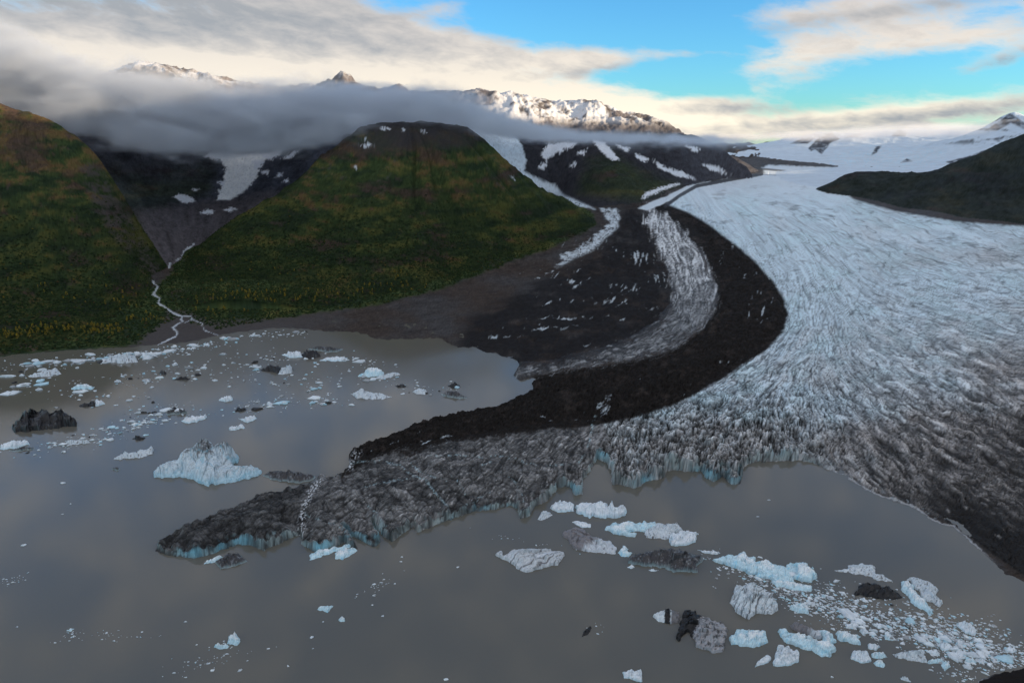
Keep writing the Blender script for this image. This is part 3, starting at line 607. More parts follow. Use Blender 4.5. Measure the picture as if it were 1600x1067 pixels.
for p in ([(1268, 268 - 40), (1290, 226), (1300, 217), (1292, 232), (1284, 241)], [(1264, 232), (1275, 219), (1298, 208), (1312, 218), (1290, 226), (1268, 236)], [(1236, 224), (1252, 217), (1272, 216), (1262, 224)],
          [(1362, 243), (1368, 230), (1377, 228), (1370, 238)], [(1408, 254), (1418, 248), (1426, 252)], [(1392, 213), (1404, 203), (1418, 207), (1414, 213)], [(1478, 254), (1510, 246), (1560, 228), (1600, 214), (1620, 222), (1540, 244), (1490, 258)],
          [(1540, 204), (1562, 190), (1578, 178), (1590, 184), (1600, 192), (1600, 202), (1580, 192), (1560, 204)], [(1320, 216), (1335, 211), (1352, 208), (1340, 214)]):
    sn = col(sn, (.050, .056, .070), sm(SD(p, .25), -1.5, 1) * np.clip(.9 + n_b, 0, 1))
A[m] = sn[m]
# snow patches left in hollows
PATCH = [[(405, 232), (430, 228), (452, 226), (440, 240), (424, 250), (410, 246)], [(395, 250), (412, 252), (408, 262), (398, 266)], [(408, 268), (420, 266), (418, 274)], [(340, 285), (350, 283), (346, 292)], [(300, 296), (312, 296), (306, 300)], [(316, 246), (324, 240), (330, 246)], [(270, 309), (280, 303), (302, 309), (304, 314), (292, 318)], [(312, 333), (322, 328), (336, 330), (330, 335)], [(350, 328), (360, 325), (370, 327), (358, 331)], [(325, 238), (335, 236), (345, 248), (332, 250)],
         [(560, 231), (575, 225), (584, 226), (570, 231)], [(594, 200), (606, 199), (612, 202), (598, 203)], [(625, 201), (634, 203), (630, 206)], [(655, 204), (664, 203), (665, 207)], [(562, 220), (569, 216), (572, 218)], [(553, 260), (563, 263), (556, 264)],
         [(795, 273), (806, 280), (803, 281)], [(440, 248), (460, 236), (470, 232), (455, 248)], [(428, 278), (442, 270), (440, 276)], [(438, 285), (452, 280), (450, 285)],
         [(845, 240), (858, 225), (890, 222), (905, 224), (888, 232), (870, 240), (852, 250)], [(900, 240), (918, 232), (912, 242)], [(840, 262), (855, 250), (850, 266)], [(925, 218), (945, 222), (968, 250), (955, 250), (935, 232)],
         [(995, 240), (1015, 250), (1008, 254), (992, 246)], [(1020, 250), (1040, 262), (1065, 268), (1090, 281), (1060, 276), (1030, 262)], [(1096, 255), (1120, 262), (1140, 272), (1110, 268)], [(960, 225), (985, 232), (978, 238)],
         [(888, 258), (900, 254), (896, 262)], [(1070, 228), (1095, 232), (1085, 238)], [(1060, 285), (1010, 300), (1000, 312), (1030, 300), (1062, 288)]]
snowy = np.zeros_like(n_a)
for p in PATCH: snowy = np.maximum(snowy, sm(Field(poly_sd(p, LX, LY))(PXp + 6 * n_b + 2 * n_c, PYp + 3 * n_a + 2.5 * n_c), -1.2, .9))
mm = (cls == MB_) | (cls == MD) | (cls == MC) | (cls == ML)
A = col(A, (.70, .74, .80), snowy * mm)
hg = sm(Field(poly_sd(HANG, LX, LY))(PXp + n_b * 4, PYp + n_b * 3), -2, 1.5) * ((cls == MD) | (cls == MB_) | (cls == VAL))
A = col(A, (.60, .70, .78), hg * np.clip(.95 + .35 * n_c + .2 * n_b, .2, 1))
cirqm = (cq > .5) & (cls == MB_); hangm = (hg > .5)
# streams
STREAM = [[(303, 381), (296, 388), (287, 393), (282, 402), (277, 406)], [(266, 412), (264, 418)], [(240, 440), (246, 449), (240, 459), (249, 466), (248, 474), (258, 480), (270, 489), (284, 494), (284, 502), (270, 512), (277, 520), (274, 526), (256, 534), (240, 545)], [(284, 494), (298, 494), (300, 499), (284, 506)], [(300, 499), (316, 505), (318, 515), (340, 524)]]
ds = np.full(n_a.shape, 99., f32)
for i, l in enumerate(STREAM): ds = np.minimum(ds, line_d(l, PXp + 3.5 * n_b + 1.2 * n_c, PYp + 2. * n_a) + (1.0 if i in (3, 4) else .35))
strm = (ds < 1.5 + 1.3 * n_b) & (lake < 1)
sa = sm(-ds + 1.3 * n_b, -1.9, -.9) * (lake < 1); A = col(A, (.50, .55, .60), sa)  # foam, with the sky's reflection put into the stream's pale tone
A = np.clip(A, .006, .9)

# ---------------------------------------------------------------- materials
def mat_ground(name, bump=.4, bscale=.25, rough=.95, spec=.06):
    m = bpy.data.materials.new(name); m.use_nodes = True; t = m.node_tree; N = NT(t)
    b = t.nodes['Principled BSDF']; b.inputs['Roughness'].default_value = rough; b.inputs['Specular IOR Level'].default_value = spec
    a = N.n('ShaderNodeAttribute', attribute_name='tone')
    g = N.n('ShaderNodeNewGeometry')
    n = N.n('ShaderNodeTexNoise', {'Vector': g.outputs['Position'], 'Scale': bscale, 'Detail': 6, 'Roughness': .65})
    f = N.m('ADD', N.m('MULTIPLY', n.outputs[0], .5), .75)
    cmb = N.n('ShaderNodeCombineColor', {0: f, 1: f, 2: f})
    t.links.new(N.mix(1.0, a.outputs['Color'], cmb.outputs[0], 'MULTIPLY'), b.inputs['Base Color'])
    bp = N.n('ShaderNodeBump', {'Height': n.outputs[0], 'Strength': bump, 'Distance': 1 / bscale * .5})
    t.links.new(bp.outputs[0], b.inputs['Normal'])
    return m
M_rock = mat_ground('rock_and_scree', .6, .12); M_veg = mat_ground('tundra_and_brush', .35, .22)
M_mor = mat_ground('moraine_gravel', .6, .22); M_ice = mat_ground('glacier_ice', .22, .6, .7, .15); M_snow = mat_ground('snow', .15, .01, .7)
M_floe = mat_ground('floating_ice', .35, .5, .45, .4); M_str = mat_ground('stream_water', .2, .3, .15, .5)

def link_mesh(name, co, faces4, tone, mat, smooth=False, tri=False):
    me = bpy.data.meshes.new(name); k = 3 if tri else 4
    me.vertices.add(len(co)); me.vertices.foreach_set('co', co.astype(f32).ravel())
    nf = len(faces4); me.loops.add(nf * k); me.loops.foreach_set('vertex_index', faces4.astype(np.int32).ravel())
    me.polygons.add(nf); me.polygons.foreach_set('loop_start', np.arange(0, nf * k, k, dtype=np.int32))
    me.polygons.foreach_set('use_smooth', np.full(nf, smooth))
    me.update(calc_edges=True)
    if tone is not None:
        at = me.attributes.new('tone', 'FLOAT_COLOR', 'POINT')
        at.data.foreach_set('color', np.hstack([tone, np.ones((len(tone), 1))]).astype(f32).ravel())
    me.materials.append(mat)
    o = bpy.data.objects.new(name, me); S.collection.objects.link(o); return o
def tag(o, label=None, cat=None, group=None, kind=None):
    for k, v in (('label', label), ('category', cat), ('group', group), ('kind', kind)):
        if v: o[k] = v
    return o

# split the ground into its landforms
R_, C_ = hz.shape
vid = np.arange(R_ * C_).reshape(R_, C_)
fc = cls[:-1, :-1].copy()
zone = fc.copy()                       # 0..6 as above
pick = lambda a: a[:-1, :-1]
zone[(fc == VAL) & (pick(icy) > .5)] = 10
zone[(fc == VAL) & (pick(s_m12) > 0)] = 11
zone[(fc == VAL) & (pick(s_s12) > 0)] = 12
zone[(fc == VAL) & (pick(tt) > .5)] = 13
zone[(fc == VAL) & (pick(td) > .5)] = 14
zone[(fc == VAL) & (pick(tv) > .5)] = 15
zone[pick(hangm)] = 16; zone[pick(cirqm)] = 17; zone[pick(strm)] = 18
under = (hz < -.006)
drop = under[:-1, :-1] & under[1:, :-1] & under[:-1, 1:] & under[1:, 1:]
co_all = np.stack([gx, gy, hz], -1).reshape(-1, 3) * H; tone_all = A.reshape(-1, 3)
LAND = {0: ('moraine', M_mor, 'brown gravel moraine spread between the green mountain and the lake'),
        1: ('mountain', M_veg, 'green and rust tundra mountain on the left with cloud over its top'),
        2: ('mountain', M_veg, 'broad green mountain in the centre with a dark rounded summit'),
        3: ('mountain', M_rock, 'high back range of dark rock and sunlit snow peaks above the cloud'),
        4: ('mountain', M_rock, 'dark rocky ridge with snow patches beside the white side glacier'),
        5: ('mountain', M_veg, 'dark shaded mountain rising on the right above the glacier'),
        6: ('snowfield', M_snow, 'pale snowfield with dark rock islands on the far horizon'),
        10: ('glacier', M_ice, 'wide grey blue glacier sweeping down to the lake'),
        11: ('medial_moraine', M_mor, 'black debris band curving along the glacier into the lake'),
        12: ('glacier', M_ice, 'narrow grey ice stripe left of the black debris band'),
        13: ('ice_tongue', M_ice, 'dirty crevassed tongue of ice lying out in the lake'),
        14: ('river_delta', M_mor, 'grey gravel delta where the stream meets the lake'),
        15: ('shore', M_veg, 'brushy lakeshore below the left mountain'),
        16: ('glacier', M_ice, 'white side glacier falling behind the central mountain'),
        17: ('glacier', M_ice, 'small white glacier in the cirque under the cloud'),
        18: ('stream', M_str, 'pale braided stream running down to the lake')}
for z, (nm, mt, lab) in LAND.items():
    sel = (zone == z) & ~drop
    if not sel.any(): continue
    r, c = np.nonzero(sel)
    quad = np.stack([vid[r, c], vid[r, c + 1], vid[r + 1, c + 1], vid[r + 1, c]], 1)
    u, inv = np.unique(quad, return_inverse=True)
    o = link_mesh(nm, co_all[u], inv.reshape(-1, 4), tone_all[u], mt, smooth=z not in (10, 11, 12, 13))
    tag(o, lab, kind='structure')

# ---------------------------------------------------------------- lake
m = bpy.data.materials.new('silty_water'); m.use_nodes = True; N = NT(m.node_tree); b = m.node_tree.nodes['Principled BSDF']
g = N.n('ShaderNodeNewGeometry')
n = N.n('ShaderNodeTexNoise', {'Vector': g.outputs['Position'], 'Scale': .006, 'Detail': 4, 'Roughness': .5})
m.node_tree.links.new(N.mix(n.outputs[0], (.118, .115, .098), (.132, .128, .110)), b.inputs['Base Color'])
b.inputs['Roughness'].default_value = .07; b.inputs['IOR'].default_value = 1.42
n2 = N.n('ShaderNodeTexNoise', {'Vector': g.outputs['Position'], 'Scale': .35, 'Detail': 3, 'Roughness': .6})
bp = N.n('ShaderNodeBump', {'Height': n2.outputs[0], 'Strength': .05, 'Distance': .6}); m.node_tree.links.new(bp.outputs[0], b.inputs['Normal'])
co = np.array([(-9000, -3000, 0), (9000, -3000, 0), (9000, 3300, 0), (-9000, 3300, 0)], float)
tag(link_mesh('water', co, np.array([[0, 1, 2, 3]]), None, m), 'calm silty grey lake reflecting the sky', kind='structure')
co = np.array([(-20000, -6000, -6), (20000, -6000, -6), (20000, 20000, -6), (-20000, 20000, -6)], float)
tag(link_mesh('ground', co, np.array([[0, 1, 2, 3]]), np.full((4, 3), .06), M_mor), 'grey silt bed under and around the lake', kind='structure')

# ---------------------------------------------------------------- unseen ridge added on the right to keep the valley in shade
def shade_ridge():
    n, k = 90, 60
    yy = np.linspace(-14, 12.2, n); cr_ = []
    V = np.zeros((n, k, 3))
    for i, y in enumerate(yy):
        foot = max(4.2, .80 * y + 1.6) if y > -2 else 4.2
        top = 10.2 + .4 * math.sin(y * .7)
        hcr = 3.15 * (1 - .66 * float(sm(np.array(y), 9.3, 12.2)))
        for j in range(k):
            s = j / (k - 1); x = foot + (18 - foot) * s
            tt_ = (x - foot) / (top - foot) if x < top else 1 - (x - top) / (18.4 - top)
            V[i, j] = (x, y, hcr * max(0, tt_) ** 1.15 - .05)
    hgt = V[..., 2]; nz = ridged(V[..., 0] * .6, V[..., 1] * .6, 201, 5, .55) - .3
    V[..., 2] += nz * .22 * sm(hgt, 0, .6)
    v = np.arange(n * k).reshape(n, k)
    q = np.stack([v[:-1, :-1], v[:-1, 1:], v[1:, 1:], v[1:, :-1]], -1).reshape(-1, 4)
    tone = np.clip(np.array([.028, .034, .026]) + .05 * sm(V[..., 2], 1.6, 2.4)[..., None] + .5 * (sm(V[..., 2] + nz * .5, 2.0, 2.6))[..., None], 0, .8).reshape(-1, 3)
    tag(link_mesh('mountain', V.reshape(-1, 3) * H, q, tone, M_rock, True), 'unseen ridge added right of the valley to shade it from the sun', kind='structure')
shade_ridge()
#ICEBERGS
# ---------------------------------------------------------------- floating ice
def plane(px, py):
    rx, ry = (px - 800) / F, (533.5 - py) / F
    d = -1 / ((-SP + ry * CP) / (CP + ry * SP)); return rx * d / (CP + ry * SP), d
def c1(*p): return [(x / 4, 640 + y / 4) for x, y in p]
def c2(*p): return [(400 + x / 4, 640 + y / 4) for x, y in p]
def c3(*p): return [(760 + x / 4, 640 + y / 4) for x, y in p]
def c4(*p): return [(1140 + x / 3.476, 640 + y / 3.476) for x, y in p]
def c5(*p): return [(x / 4, 800 + y / 4) for x, y in p]
def c6(*p): return [(400 + x / 4, 800 + y / 4) for x, y in p]
def c7(*p): return [(800 + x / 4, 800 + y / 4) for x, y in p]
def c8(*p): return [(1200 + x / 4, 800 + y / 4) for x, y in p]
def b4(*p): return [(x / 2.963, 350 + y / 2.963) for x, y in p]
def b5(*p): return [(530 + x / 2.963, 350 + y / 2.963) for x, y in p]
def ice_tone(kind, x, y, sdv, h, rng, cx, cy):
    """colour of the ice, with painted crack shadows: clean, blue, banded with silt or covered in rubble"""
    n1 = fbm(x / 9, y / 6, rng, 3, .6); n2 = perlin(x / 2.1, y / 1.7, rng + 5); n3 = fbm(x / 22, y / 14, rng + 9, 2)
    one = np.ones(x.shape + (3,), f32)
    if kind == 'blue':
        c = one * np.array([.56, .76, .84], f32); c = col(c, (.22, .55, .72), sm(n1 + .5 * n2, .12, .6) * .8); c = col(c, (.80, .86, .90), sm(h + n2 * .2, .55, .95))
    elif kind == 'white':
        c = one * np.array([.74, .80, .85], f32); c = col(c, (.45, .68, .78), sm(-h - .2 * n1, -.45, -.1) * .7); c = col(c, (.12, .11, .11), sm(n1 + .8 * n2 - .1, .45, .8) * .7)
    elif kind == 'speck':
        c = one * np.array([.60, .67, .72], f32); c = col(c, (.08, .075, .08), sm(n1 * .8 + n2, .28, .7) * .9)
    elif kind == 'band':
        t = math.radians(-22); v = -(x - cx) * math.sin(t) + (y - cy) * math.cos(t)
        w = perlin(v / 2.6 + n3 * 2.2, (x - cx) / 60, rng + 3)
        c = one * np.array([.54, .58, .61], f32); c = col(c, (.09, .085, .09), sm(w + .35 * n2, .22, .55) * .85); c = col(c, (.70, .74, .80), sm(-w + .2 * n2, .2, .7) * .6)
    elif kind == 'streak':
        t = math.radians(-58); v = -(x - cx) * math.sin(t) + (y - cy) * math.cos(t)
        w = perlin(v / 5.5 + n3 * 1.2, (x - cx) / 50, rng + 3)
        c = one * np.array([.62, .69, .73], f32); c = col(c, (.05, .05, .055), sm(1 - 9 * np.abs(w) + .35 * n2, .2, .9) * .9); c = col(c, (.05, .05, .055), lines(perlin((x + y) / 13, (x - y) / 40 + n3, rng + 4), .06) * .7)
    elif kind == 'half':
        c = one * np.array([.36, .36, .38], f32); c = col(c, (.05, .05, .05), sm(n1 + .4 * n2, .0, .35) * .9)
        c = col(c, (.010, .010, .011), sm(-(x - cx) - .45 * (y - cy) + 3 * n2, 9, 12))
    elif kind == 'panda':
        c = one * np.array([.66, .72, .76], f32); c = col(c, (.012, .012, .014), sm(5.5 - np.abs(x - cx - 2) + 2 * n2, 0, 2)); c = col(c, (.16, .16, .17), sm(x - cx + 3 * n1, 7, 9))
    elif kind == 'dusky':
        c = one * np.array([.20, .19, .20], f32); c = col(c, (.62, .67, .72), sm(n1 * 6 + (x - cx) * .35 + (y - cy) * .5, 2, 8) * .9); c = col(c, (.04, .04, .045), sm(n1 + n2 * .5, .25, .5) * .7)
    elif kind == 'dark':
        c = one * np.array([.045, .044, .048], f32); c = col(c, (.24, .26, .28), sm(n1 + .6 * n2 + .1, .2, .7) * .7); c = col(c, (.30, .40, .42), sm(-h - .15 * n1, -.42, -.1) * .75)
    elif kind == 'black':
        c = one * np.array([.010, .010, .012], f32); c = col(c, (.06, .07, .075), sm(n1 + .7 * n2, .35, .8))
    elif kind == 'big':
        c = one * np.array([.56, .66, .72], f32)
        t = math.radians(-35); v = -(x - cx) * math.sin(t) + (y - cy) * math.cos(t); w = perlin(v / 3.2 + n3 * 2, (x - cx) / 26, rng + 3)
        c = col(c, (.13, .12, .12), sm(1 - 4.5 * np.abs(w) + .6 * n2, .4, .95) * .45); c = col(c, (.30, .56, .68), sm(-h - .2 * n1, -.35, -.08) * .6)
        c = col(c, (.07, .065, .065), sm(h + .35 * n1 + .2 * n2, .82, 1.0) * .85); c = col(c, (.20, .44, .56), sm(1 - 14 * np.abs(n3 + .02), .2, .9) * .6)
    ck = lines(perlin(x / 11 + n3, y / 7, rng + 21), .05) + .7 * lines(perlin(x / 6, y / 9 + n3, rng + 22), .06)  # thin dark cracks, their shadow put into the ice colour
    c = col(c, np.minimum(np.array([.16, .24, .28]), 1), np.clip(ck, 0, 1) * .55 * (c.mean(-1) > .3))
    return np.clip(c * (1 + .12 * n2 + .12 * n1)[..., None], .006, .9)
def cells(x, y, size, seed):
    x = x / size; y = y / (size * .6); x0 = np.floor(x); y0 = np.floor(y); best = np.full(x.shape, 9., f32); hid = np.zeros(x.shape, f32); ox = hid.copy(); oy = hid.copy()
    for i in (-1, 0, 1):
        for j in (-1, 0, 1):
            cx, cy = x0 + i, y0 + j
            h = np.sin(cx * 127.1 + cy * 311.7 + seed) * 43758.5453; rx = h - np.floor(h); h = np.sin(cx * 269.5 + cy * 183.3 + seed) * 43758.5453; ry = h - np.floor(h)
            d = np.hypot(cx + rx - x, cy + ry - y); m = d < best
            best = np.where(m, d, best); hid = np.where(m, rx, hid); ox = np.where(m, x - cx - rx, ox); oy = np.where(m, y - cy - ry, oy)
    return hid, ox, oy
def berg(poly, hpx, kind, label, name='iceberg', cat='iceberg', group=None, tilt=0, peak=None, step=None, jag=1.0, seed=None, facet=0):
    P = np.array(poly, float); x0, y0 = P.min(0); x1, y1 = P.max(0)
    # the outline was read with the ice standing up: move the far rim back down to the water
    k = np.clip((y1 - P[:, 1]) / max(y1 - y0, 1), 0, 1); P[:, 1] += hpx * .62 * k
    seed = seed or int(x0 * 7 + y0 * 3) % 9973
    st = step or max(1.0, (x1 - x0) / 120)
    xs = np.arange(x0 - 3, x1 + 3.1, st); ys = np.arange(P[:, 1].min() - 3, y1 + 3.1, st * .85)
    X, Y = np.meshgrid(xs, ys); X = X.astype(f32); Y = Y.astype(f32)
    bg_ = min(1., (x1 - x0) / 60)
    jxx = perlin(X / 5, Y / 4, seed) * 1.1 + perlin(X / 2.2, Y / 2, seed + 1) * .5 + perlin(X / 11, Y / 8, seed + 11) * 3.4 * bg_; jyy = perlin(X / 5, Y / 4, seed + 2) * .9 + perlin(X / 11, Y / 8, seed + 12) * 2.2 * bg_
    sdv = poly_sd(P, X + jxx * jag, Y + jyy * jag); mx = max(float(sdv.max()), 1.)
    r1 = ridged(X / 14, Y / 9, seed + 3, 4, .6); r2 = fbm(X / 5, Y / 3.4, seed + 4, 3, .6)
    body = .40 + .60 * sm(sdv, 0, mx * .9)
    if peak is not None:
        pp = np.zeros_like(body)
        for (qx, qy, w, a) in peak: pp = np.maximum(pp, a * np.exp(-((X - qx) / w) ** 2 - ((Y - qy) / (w * .6)) ** 2))
        body = .16 * sm(sdv, 0, 3) + .10 * sm(sdv, 2, 12) + .78 * pp * sm(sdv, -1, 13)
    if facet:      # planar facets: each cell of the block tilts its own way
        cxn = np.floor(X / 26 + .6 * perlin(X / 30, Y / 20, seed + 8)); hs_ = np.sin(cxn * 91.7 + seed) ; body = body * (1 + .10 * hs_) + .10 * np.abs(((X + 1.7 * Y) / 22) % 2 - 1) * sm(sdv, 1, 8) - .10 * lines(perlin(X / 20 + Y / 30, Y / 16, seed + 6), .06)
    for sz, am in (((x1 - x0) / 4.2, .55), ((x1 - x0) / 9., .30)):
        sz = max(sz, 3.); hid, ox, oy = cells(X + perlin(X / 6, Y / 5, seed + 31), Y, sz, seed % 97 + sz)
        body = body * (1 + am * ((hid - .5) + (np.sin(hid * 60) * ox + np.cos(hid * 60) * oy) * 1.0) * (.22 if facet else .8))
    body = np.maximum(body, .14)
    hh = body * (1 + (.15 if facet else .12) * (r1 - .2) + .08 * r2 + tilt * (X - (x0 + x1) / 2) / (x1 - x0 + 1)) * sm(sdv, -.6, 1.1)
    wx_, wy_ = plane(X.astype(float), Y.astype(float)); yc = wy_ * CP + SP
    Z = np.where(sdv > -.6, np.clip(hh, 0, 2) * hpx * 1.05 * yc / F, -.004) - .0008
    tone = ice_tone(kind, X, Y, sdv, np.clip(hh / 1.1, 0, 1), seed, (x0 + x1) / 2, (y0 + y1) / 2)
    keep = sdv > -2.4 * st
    fk = keep[:-1, :-1] | keep[1:, :-1] | keep[:-1, 1:] | keep[1:, 1:]
    fk &= (np.maximum.reduce([sdv[:-1, :-1], sdv[1:, :-1], sdv[:-1, 1:], sdv[1:, 1:]]) > -1.2 * st)
    n = X.size; v = np.arange(n).reshape(X.shape); r, c = np.nonzero(fk)
    if len(r) < 2: return None
    # ys grows towards the camera, so this order turns the faces upwards
    q = np.stack([v[r + 1, c], v[r + 1, c + 1], v[r, c + 1], v[r, c]], 1); u, inv = np.unique(q, return_inverse=True)
    co = np.stack([wx_, wy_, Z], -1).reshape(-1, 3)[u] * H; org = np.array([co[:, 0].mean(), co[:, 1].mean(), 0])
    o = link_mesh(name, co - org, inv.reshape(-1, 4), tone.reshape(-1, 3)[u], M_floe, False); o.location = org
    return tag(o, label, cat, group)

B = berg
B(c1((957, 410), (975, 350), (1040, 310), (1110, 285), (1140, 235), (1200, 200), (1280, 183), (1340, 205), (1380, 187), (1440, 200), (1490, 240), (1495, 270), (1470, 320), (1500, 335), (1590, 330), (1640, 370), (1600, 400), (1500, 430), (1400, 455), (1300, 475), (1270, 470), (1220, 440), (1130, 400), (1060, 415)),
  26, 'big', 'huge pale domed iceberg with dark streaks, the largest floating in the left bay', peak=[(322, 724, 27, 1.0), (352, 720, 22, 1.0), (298, 728, 22, .86), (264, 738, 20, .45), (388, 738, 22, .36), (330, 745, 30, .5)], jag=1.6, step=.9, facet=1)
B(c2((40, 400), (80, 372), (150, 375), (200, 385), (280, 390), (370, 410), (340, 440), (270, 457), (180, 450), (100, 425)), 7, 'dark', 'black and grey striped iceberg lying right beside the huge domed iceberg')
B(c2((335, 920), (345, 890), (420, 862), (480, 852), (520, 850), (575, 828), (595, 840), (560, 860), (500, 880), (400, 920), (345, 937)), 5, 'blue', 'long blue and white ice sliver just off the ice tongue')
B(c2((490, 890), (540, 870), (620, 850), (638, 870), (590, 905), (540, 935), (495, 930)), 6, 'blue', 'short blue ice block right of the long sliver off the ice tongue')
B(c1((1270, 965), (1310, 930), (1380, 905), (1400, 915), (1340, 950)), 4, 'blue', 'thin turquoise ice wedge under the tip of the ice tongue')
B(c1((1345, 950), (1370, 920), (1480, 880), (1545, 940), (1480, 970), (1380, 995)), 8, 'dark', 'dark rounded ice slab in front of the ice tongue tip')
B(c3((55, 885), (90, 870), (112, 895), (150, 870), (190, 850), (280, 855), (400, 850), (450, 870), (482, 885), (470, 930), (440, 970), (370, 980), (290, 1010), (210, 1010), (150, 950), (100, 915)), 10, 'band', 'broad white iceberg lined with dark layers, leftmost of the near bergs', step=.85)
B(c3((480, 760), (500, 730), (560, 720), (620, 745), (660, 780), (720, 800), (780, 830), (815, 870), (810, 900), (780, 900), (720, 890), (640, 885), (560, 875), (530, 830), (490, 790)), 9, 'dusky', 'grey and white iceberg with a silty upper end above the layered one', step=.85)
B(c3((530, 690), (600, 690), (660, 710), (650, 735), (600, 738)), 3, 'white', 'small flat whale shaped floe above the grey and white iceberg')
B(c3((400, 610), (430, 572), (480, 565), (540, 575), (545, 625), (500, 640), (430, 635)), 8, 'white', 'white ice block with a black band joined left of the jagged iceberg')
B(c3((540, 600), (570, 575), (640, 555), (740, 560), (755, 600), (785, 570), (808, 612), (840, 600), (880, 630), (860, 650), (800, 685), (720, 670), (640, 665), (560, 630)), 13, 'white', 'jagged white iceberg with pointed peaks nearest the glacier front', jag=1.6, step=.85)
B(c3((320, 685), (345, 625), (400, 635), (415, 650), (350, 690)), 5, 'speck', 'small grey triangular iceberg by the tongue end')
B(c3((750, 730), (790, 700), (900, 695), (1060, 690), (1060, 730), (990, 750), (900, 750), (880, 765), (940, 775), (935, 795), (860, 785), (790, 770)), 8, 'blue', 'bright blue hook shaped iceberg left of the speckled one', jag=1.4, step=.85)
B(c3((985, 770), (1020, 720), (1080, 700), (1200, 695), (1225, 735), (1160, 770), (1140, 800), (1060, 808), (1000, 795)), 8, 'speck', 'white iceberg speckled with gravel touching the smooth white block')
B(c3((1140, 800), (1165, 765), (1240, 740), (1310, 752), (1310, 820), (1250, 845), (1150, 850)), 9, 'white', 'smooth white iceberg block on the right of the speckled one')
B(c3((880, 940), (920, 900), (960, 880), (1040, 870), (1080, 850), (1200, 860), (1280, 890), (1355, 910), (1350, 945), (1310, 960), (1312, 1015), (1140, 1010), (1130, 980), (980, 970), (920, 955)), 13, 'dark', 'dark rubble covered iceberg with grey green cliffs', step=.85, jag=1.3)
B(c3((820, 890), (860, 835), (885, 860), (880, 880), (915, 890), (890, 920), (840, 915)), 5, 'blue', 'knobbly white ice lump left of the dark rubble iceberg')
B(c3((880, 980), (910, 962), (932, 985), (900, 992)), 2.5, 'white', 'small round white floe below the dark rubble iceberg')
B(c3((1003, 1000), (1040, 990), (1078, 1000), (1050, 1010)), 2.5, 'white', 'small oval white floe in front of the dark rubble iceberg')
B([(1112, 868), (1140, 862), (1158, 860), (1178, 866), (1184, 874), (1195, 870), (1205, 876), (1225, 880), (1250, 880), (1268, 886), (1276, 905), (1258, 908), (1235, 902), (1240, 915), (1220, 912), (1190, 900), (1160, 890), (1145, 880), (1125, 875)], 12, 'blue', 'long mound of crumbled pale blue ice blocks', jag=2.2, step=.8)
B([(1206, 905), (1225, 904), (1250, 911), (1268, 916), (1266, 924), (1240, 921), (1210, 913)], 6, 'blue', 'straight fluted blue ice slab below the crumbled mound')
B([(1088, 857), (1100, 859), (1125, 862), (1120, 867), (1100, 863)], 3, 'white', 'thin white ice sliver left of the crumbled blue mound')
B([(1143, 940), (1144, 925), (1150, 912), (1165, 905), (1180, 908), (1195, 920), (1212, 935), (1218, 950), (1205, 958), (1185, 955), (1170, 967), (1150, 955)], 15, 'streak', 'tall white domed iceberg crossed by diagonal black lines', step=.8)
B(c4((570, 865), (640, 858), (650, 830), (720, 825), (795, 845), (790, 885), (840, 900), (885, 935), (850, 935), (780, 915), (770, 900), (690, 885), (620, 880)), 6, 'speck', 'low white iceberg with a long left point, alone in the right bay')
B(c4((675, 990), (700, 960), (710, 930), (780, 930), (850, 960), (920, 990), (935, 1015), (910, 1030), (840, 1030), (760, 1010), (700, 1000)), 9, 'black', 'black streaked iceberg under the low white pointed one')
B(c8((835, 415), (870, 415), (905, 460), (950, 520), (1000, 580), (1035, 632), (1000, 635), (960, 600), (910, 580), (880, 520), (830, 470)), 8, 'blue', 'slanting pale blue ice wall, left half of the split iceberg')
B(c8((870, 405), (910, 388), (960, 415), (1020, 430), (1060, 480), (1050, 510), (1060, 530), (1095, 570), (1080, 592), (1020, 570), (970, 540), (950, 500), (900, 450)), 8, 'speck', 'white gravel dotted slab, right half of the split iceberg')
B(c7((880, 640), (920, 610), (980, 593), (1030, 605), (1045, 640), (1045, 690), (990, 695), (920, 685)), 8, 'panda', 'small white iceberg with a black patch in its middle')
B(c7((1032, 780), (1040, 720), (1065, 660), (1070, 600), (1150, 600), (1160, 625), (1220, 640), (1280, 670), (1330, 680), (1343, 720), (1330, 800), (1320, 850), (1305, 885), (1250, 870), (1200, 850), (1150, 840), (1140, 800), (1110, 745), (1085, 730), (1060, 770), (1040, 800)), 12, 'half', 'grey marbled iceberg with a jet black left edge', step=.8)
B(c7((1355, 770), (1395, 760), (1400, 712), (1480, 720), (1560, 725), (1600, 770), (1590, 810), (1540, 845), (1440, 835), (1370, 820)), 11, 'blue', 'rounded pale blue iceberg right of the marbled one')
B(c8((55, 720), (100, 710), (160, 740), (230, 765), (300, 800), (340, 800), (330, 760), (300, 720), (350, 715), (400, 760), (425, 790), (400, 820), (425, 850), (385, 905), (330, 900), (280, 860), (200, 840), (130, 800), (90, 770)), 12, 'blue', 'long smooth blue white iceberg with a broken right end', step=.8)
B(c8((135, 685), (200, 690), (260, 720), (320, 745), (345, 790), (300, 790), (240, 760), (180, 740)), 8, 'dusky', 'dirt stained ice block behind the long smooth iceberg')
B(c8((30, 960), (40, 890), (60, 820), (85, 812), (100, 840), (130, 825), (150, 860), (180, 850), (197, 880), (190, 930), (120, 962)), 11, 'white', 'upright white iceberg with three fingers below the long smooth one')
B(c7((1512, 970), (1550, 910), (1600, 880), (1622, 900), (1600, 935), (1570, 945)), 5, 'white', 'pointed white floe left of the three fingered iceberg')
B(c8((415, 740), (470, 730), (520, 760), (580, 770), (560, 790), (585, 830), (520, 820), (440, 790)), 8, 'blue', 'ragged pale blue iceberg at the left end of the brash field')
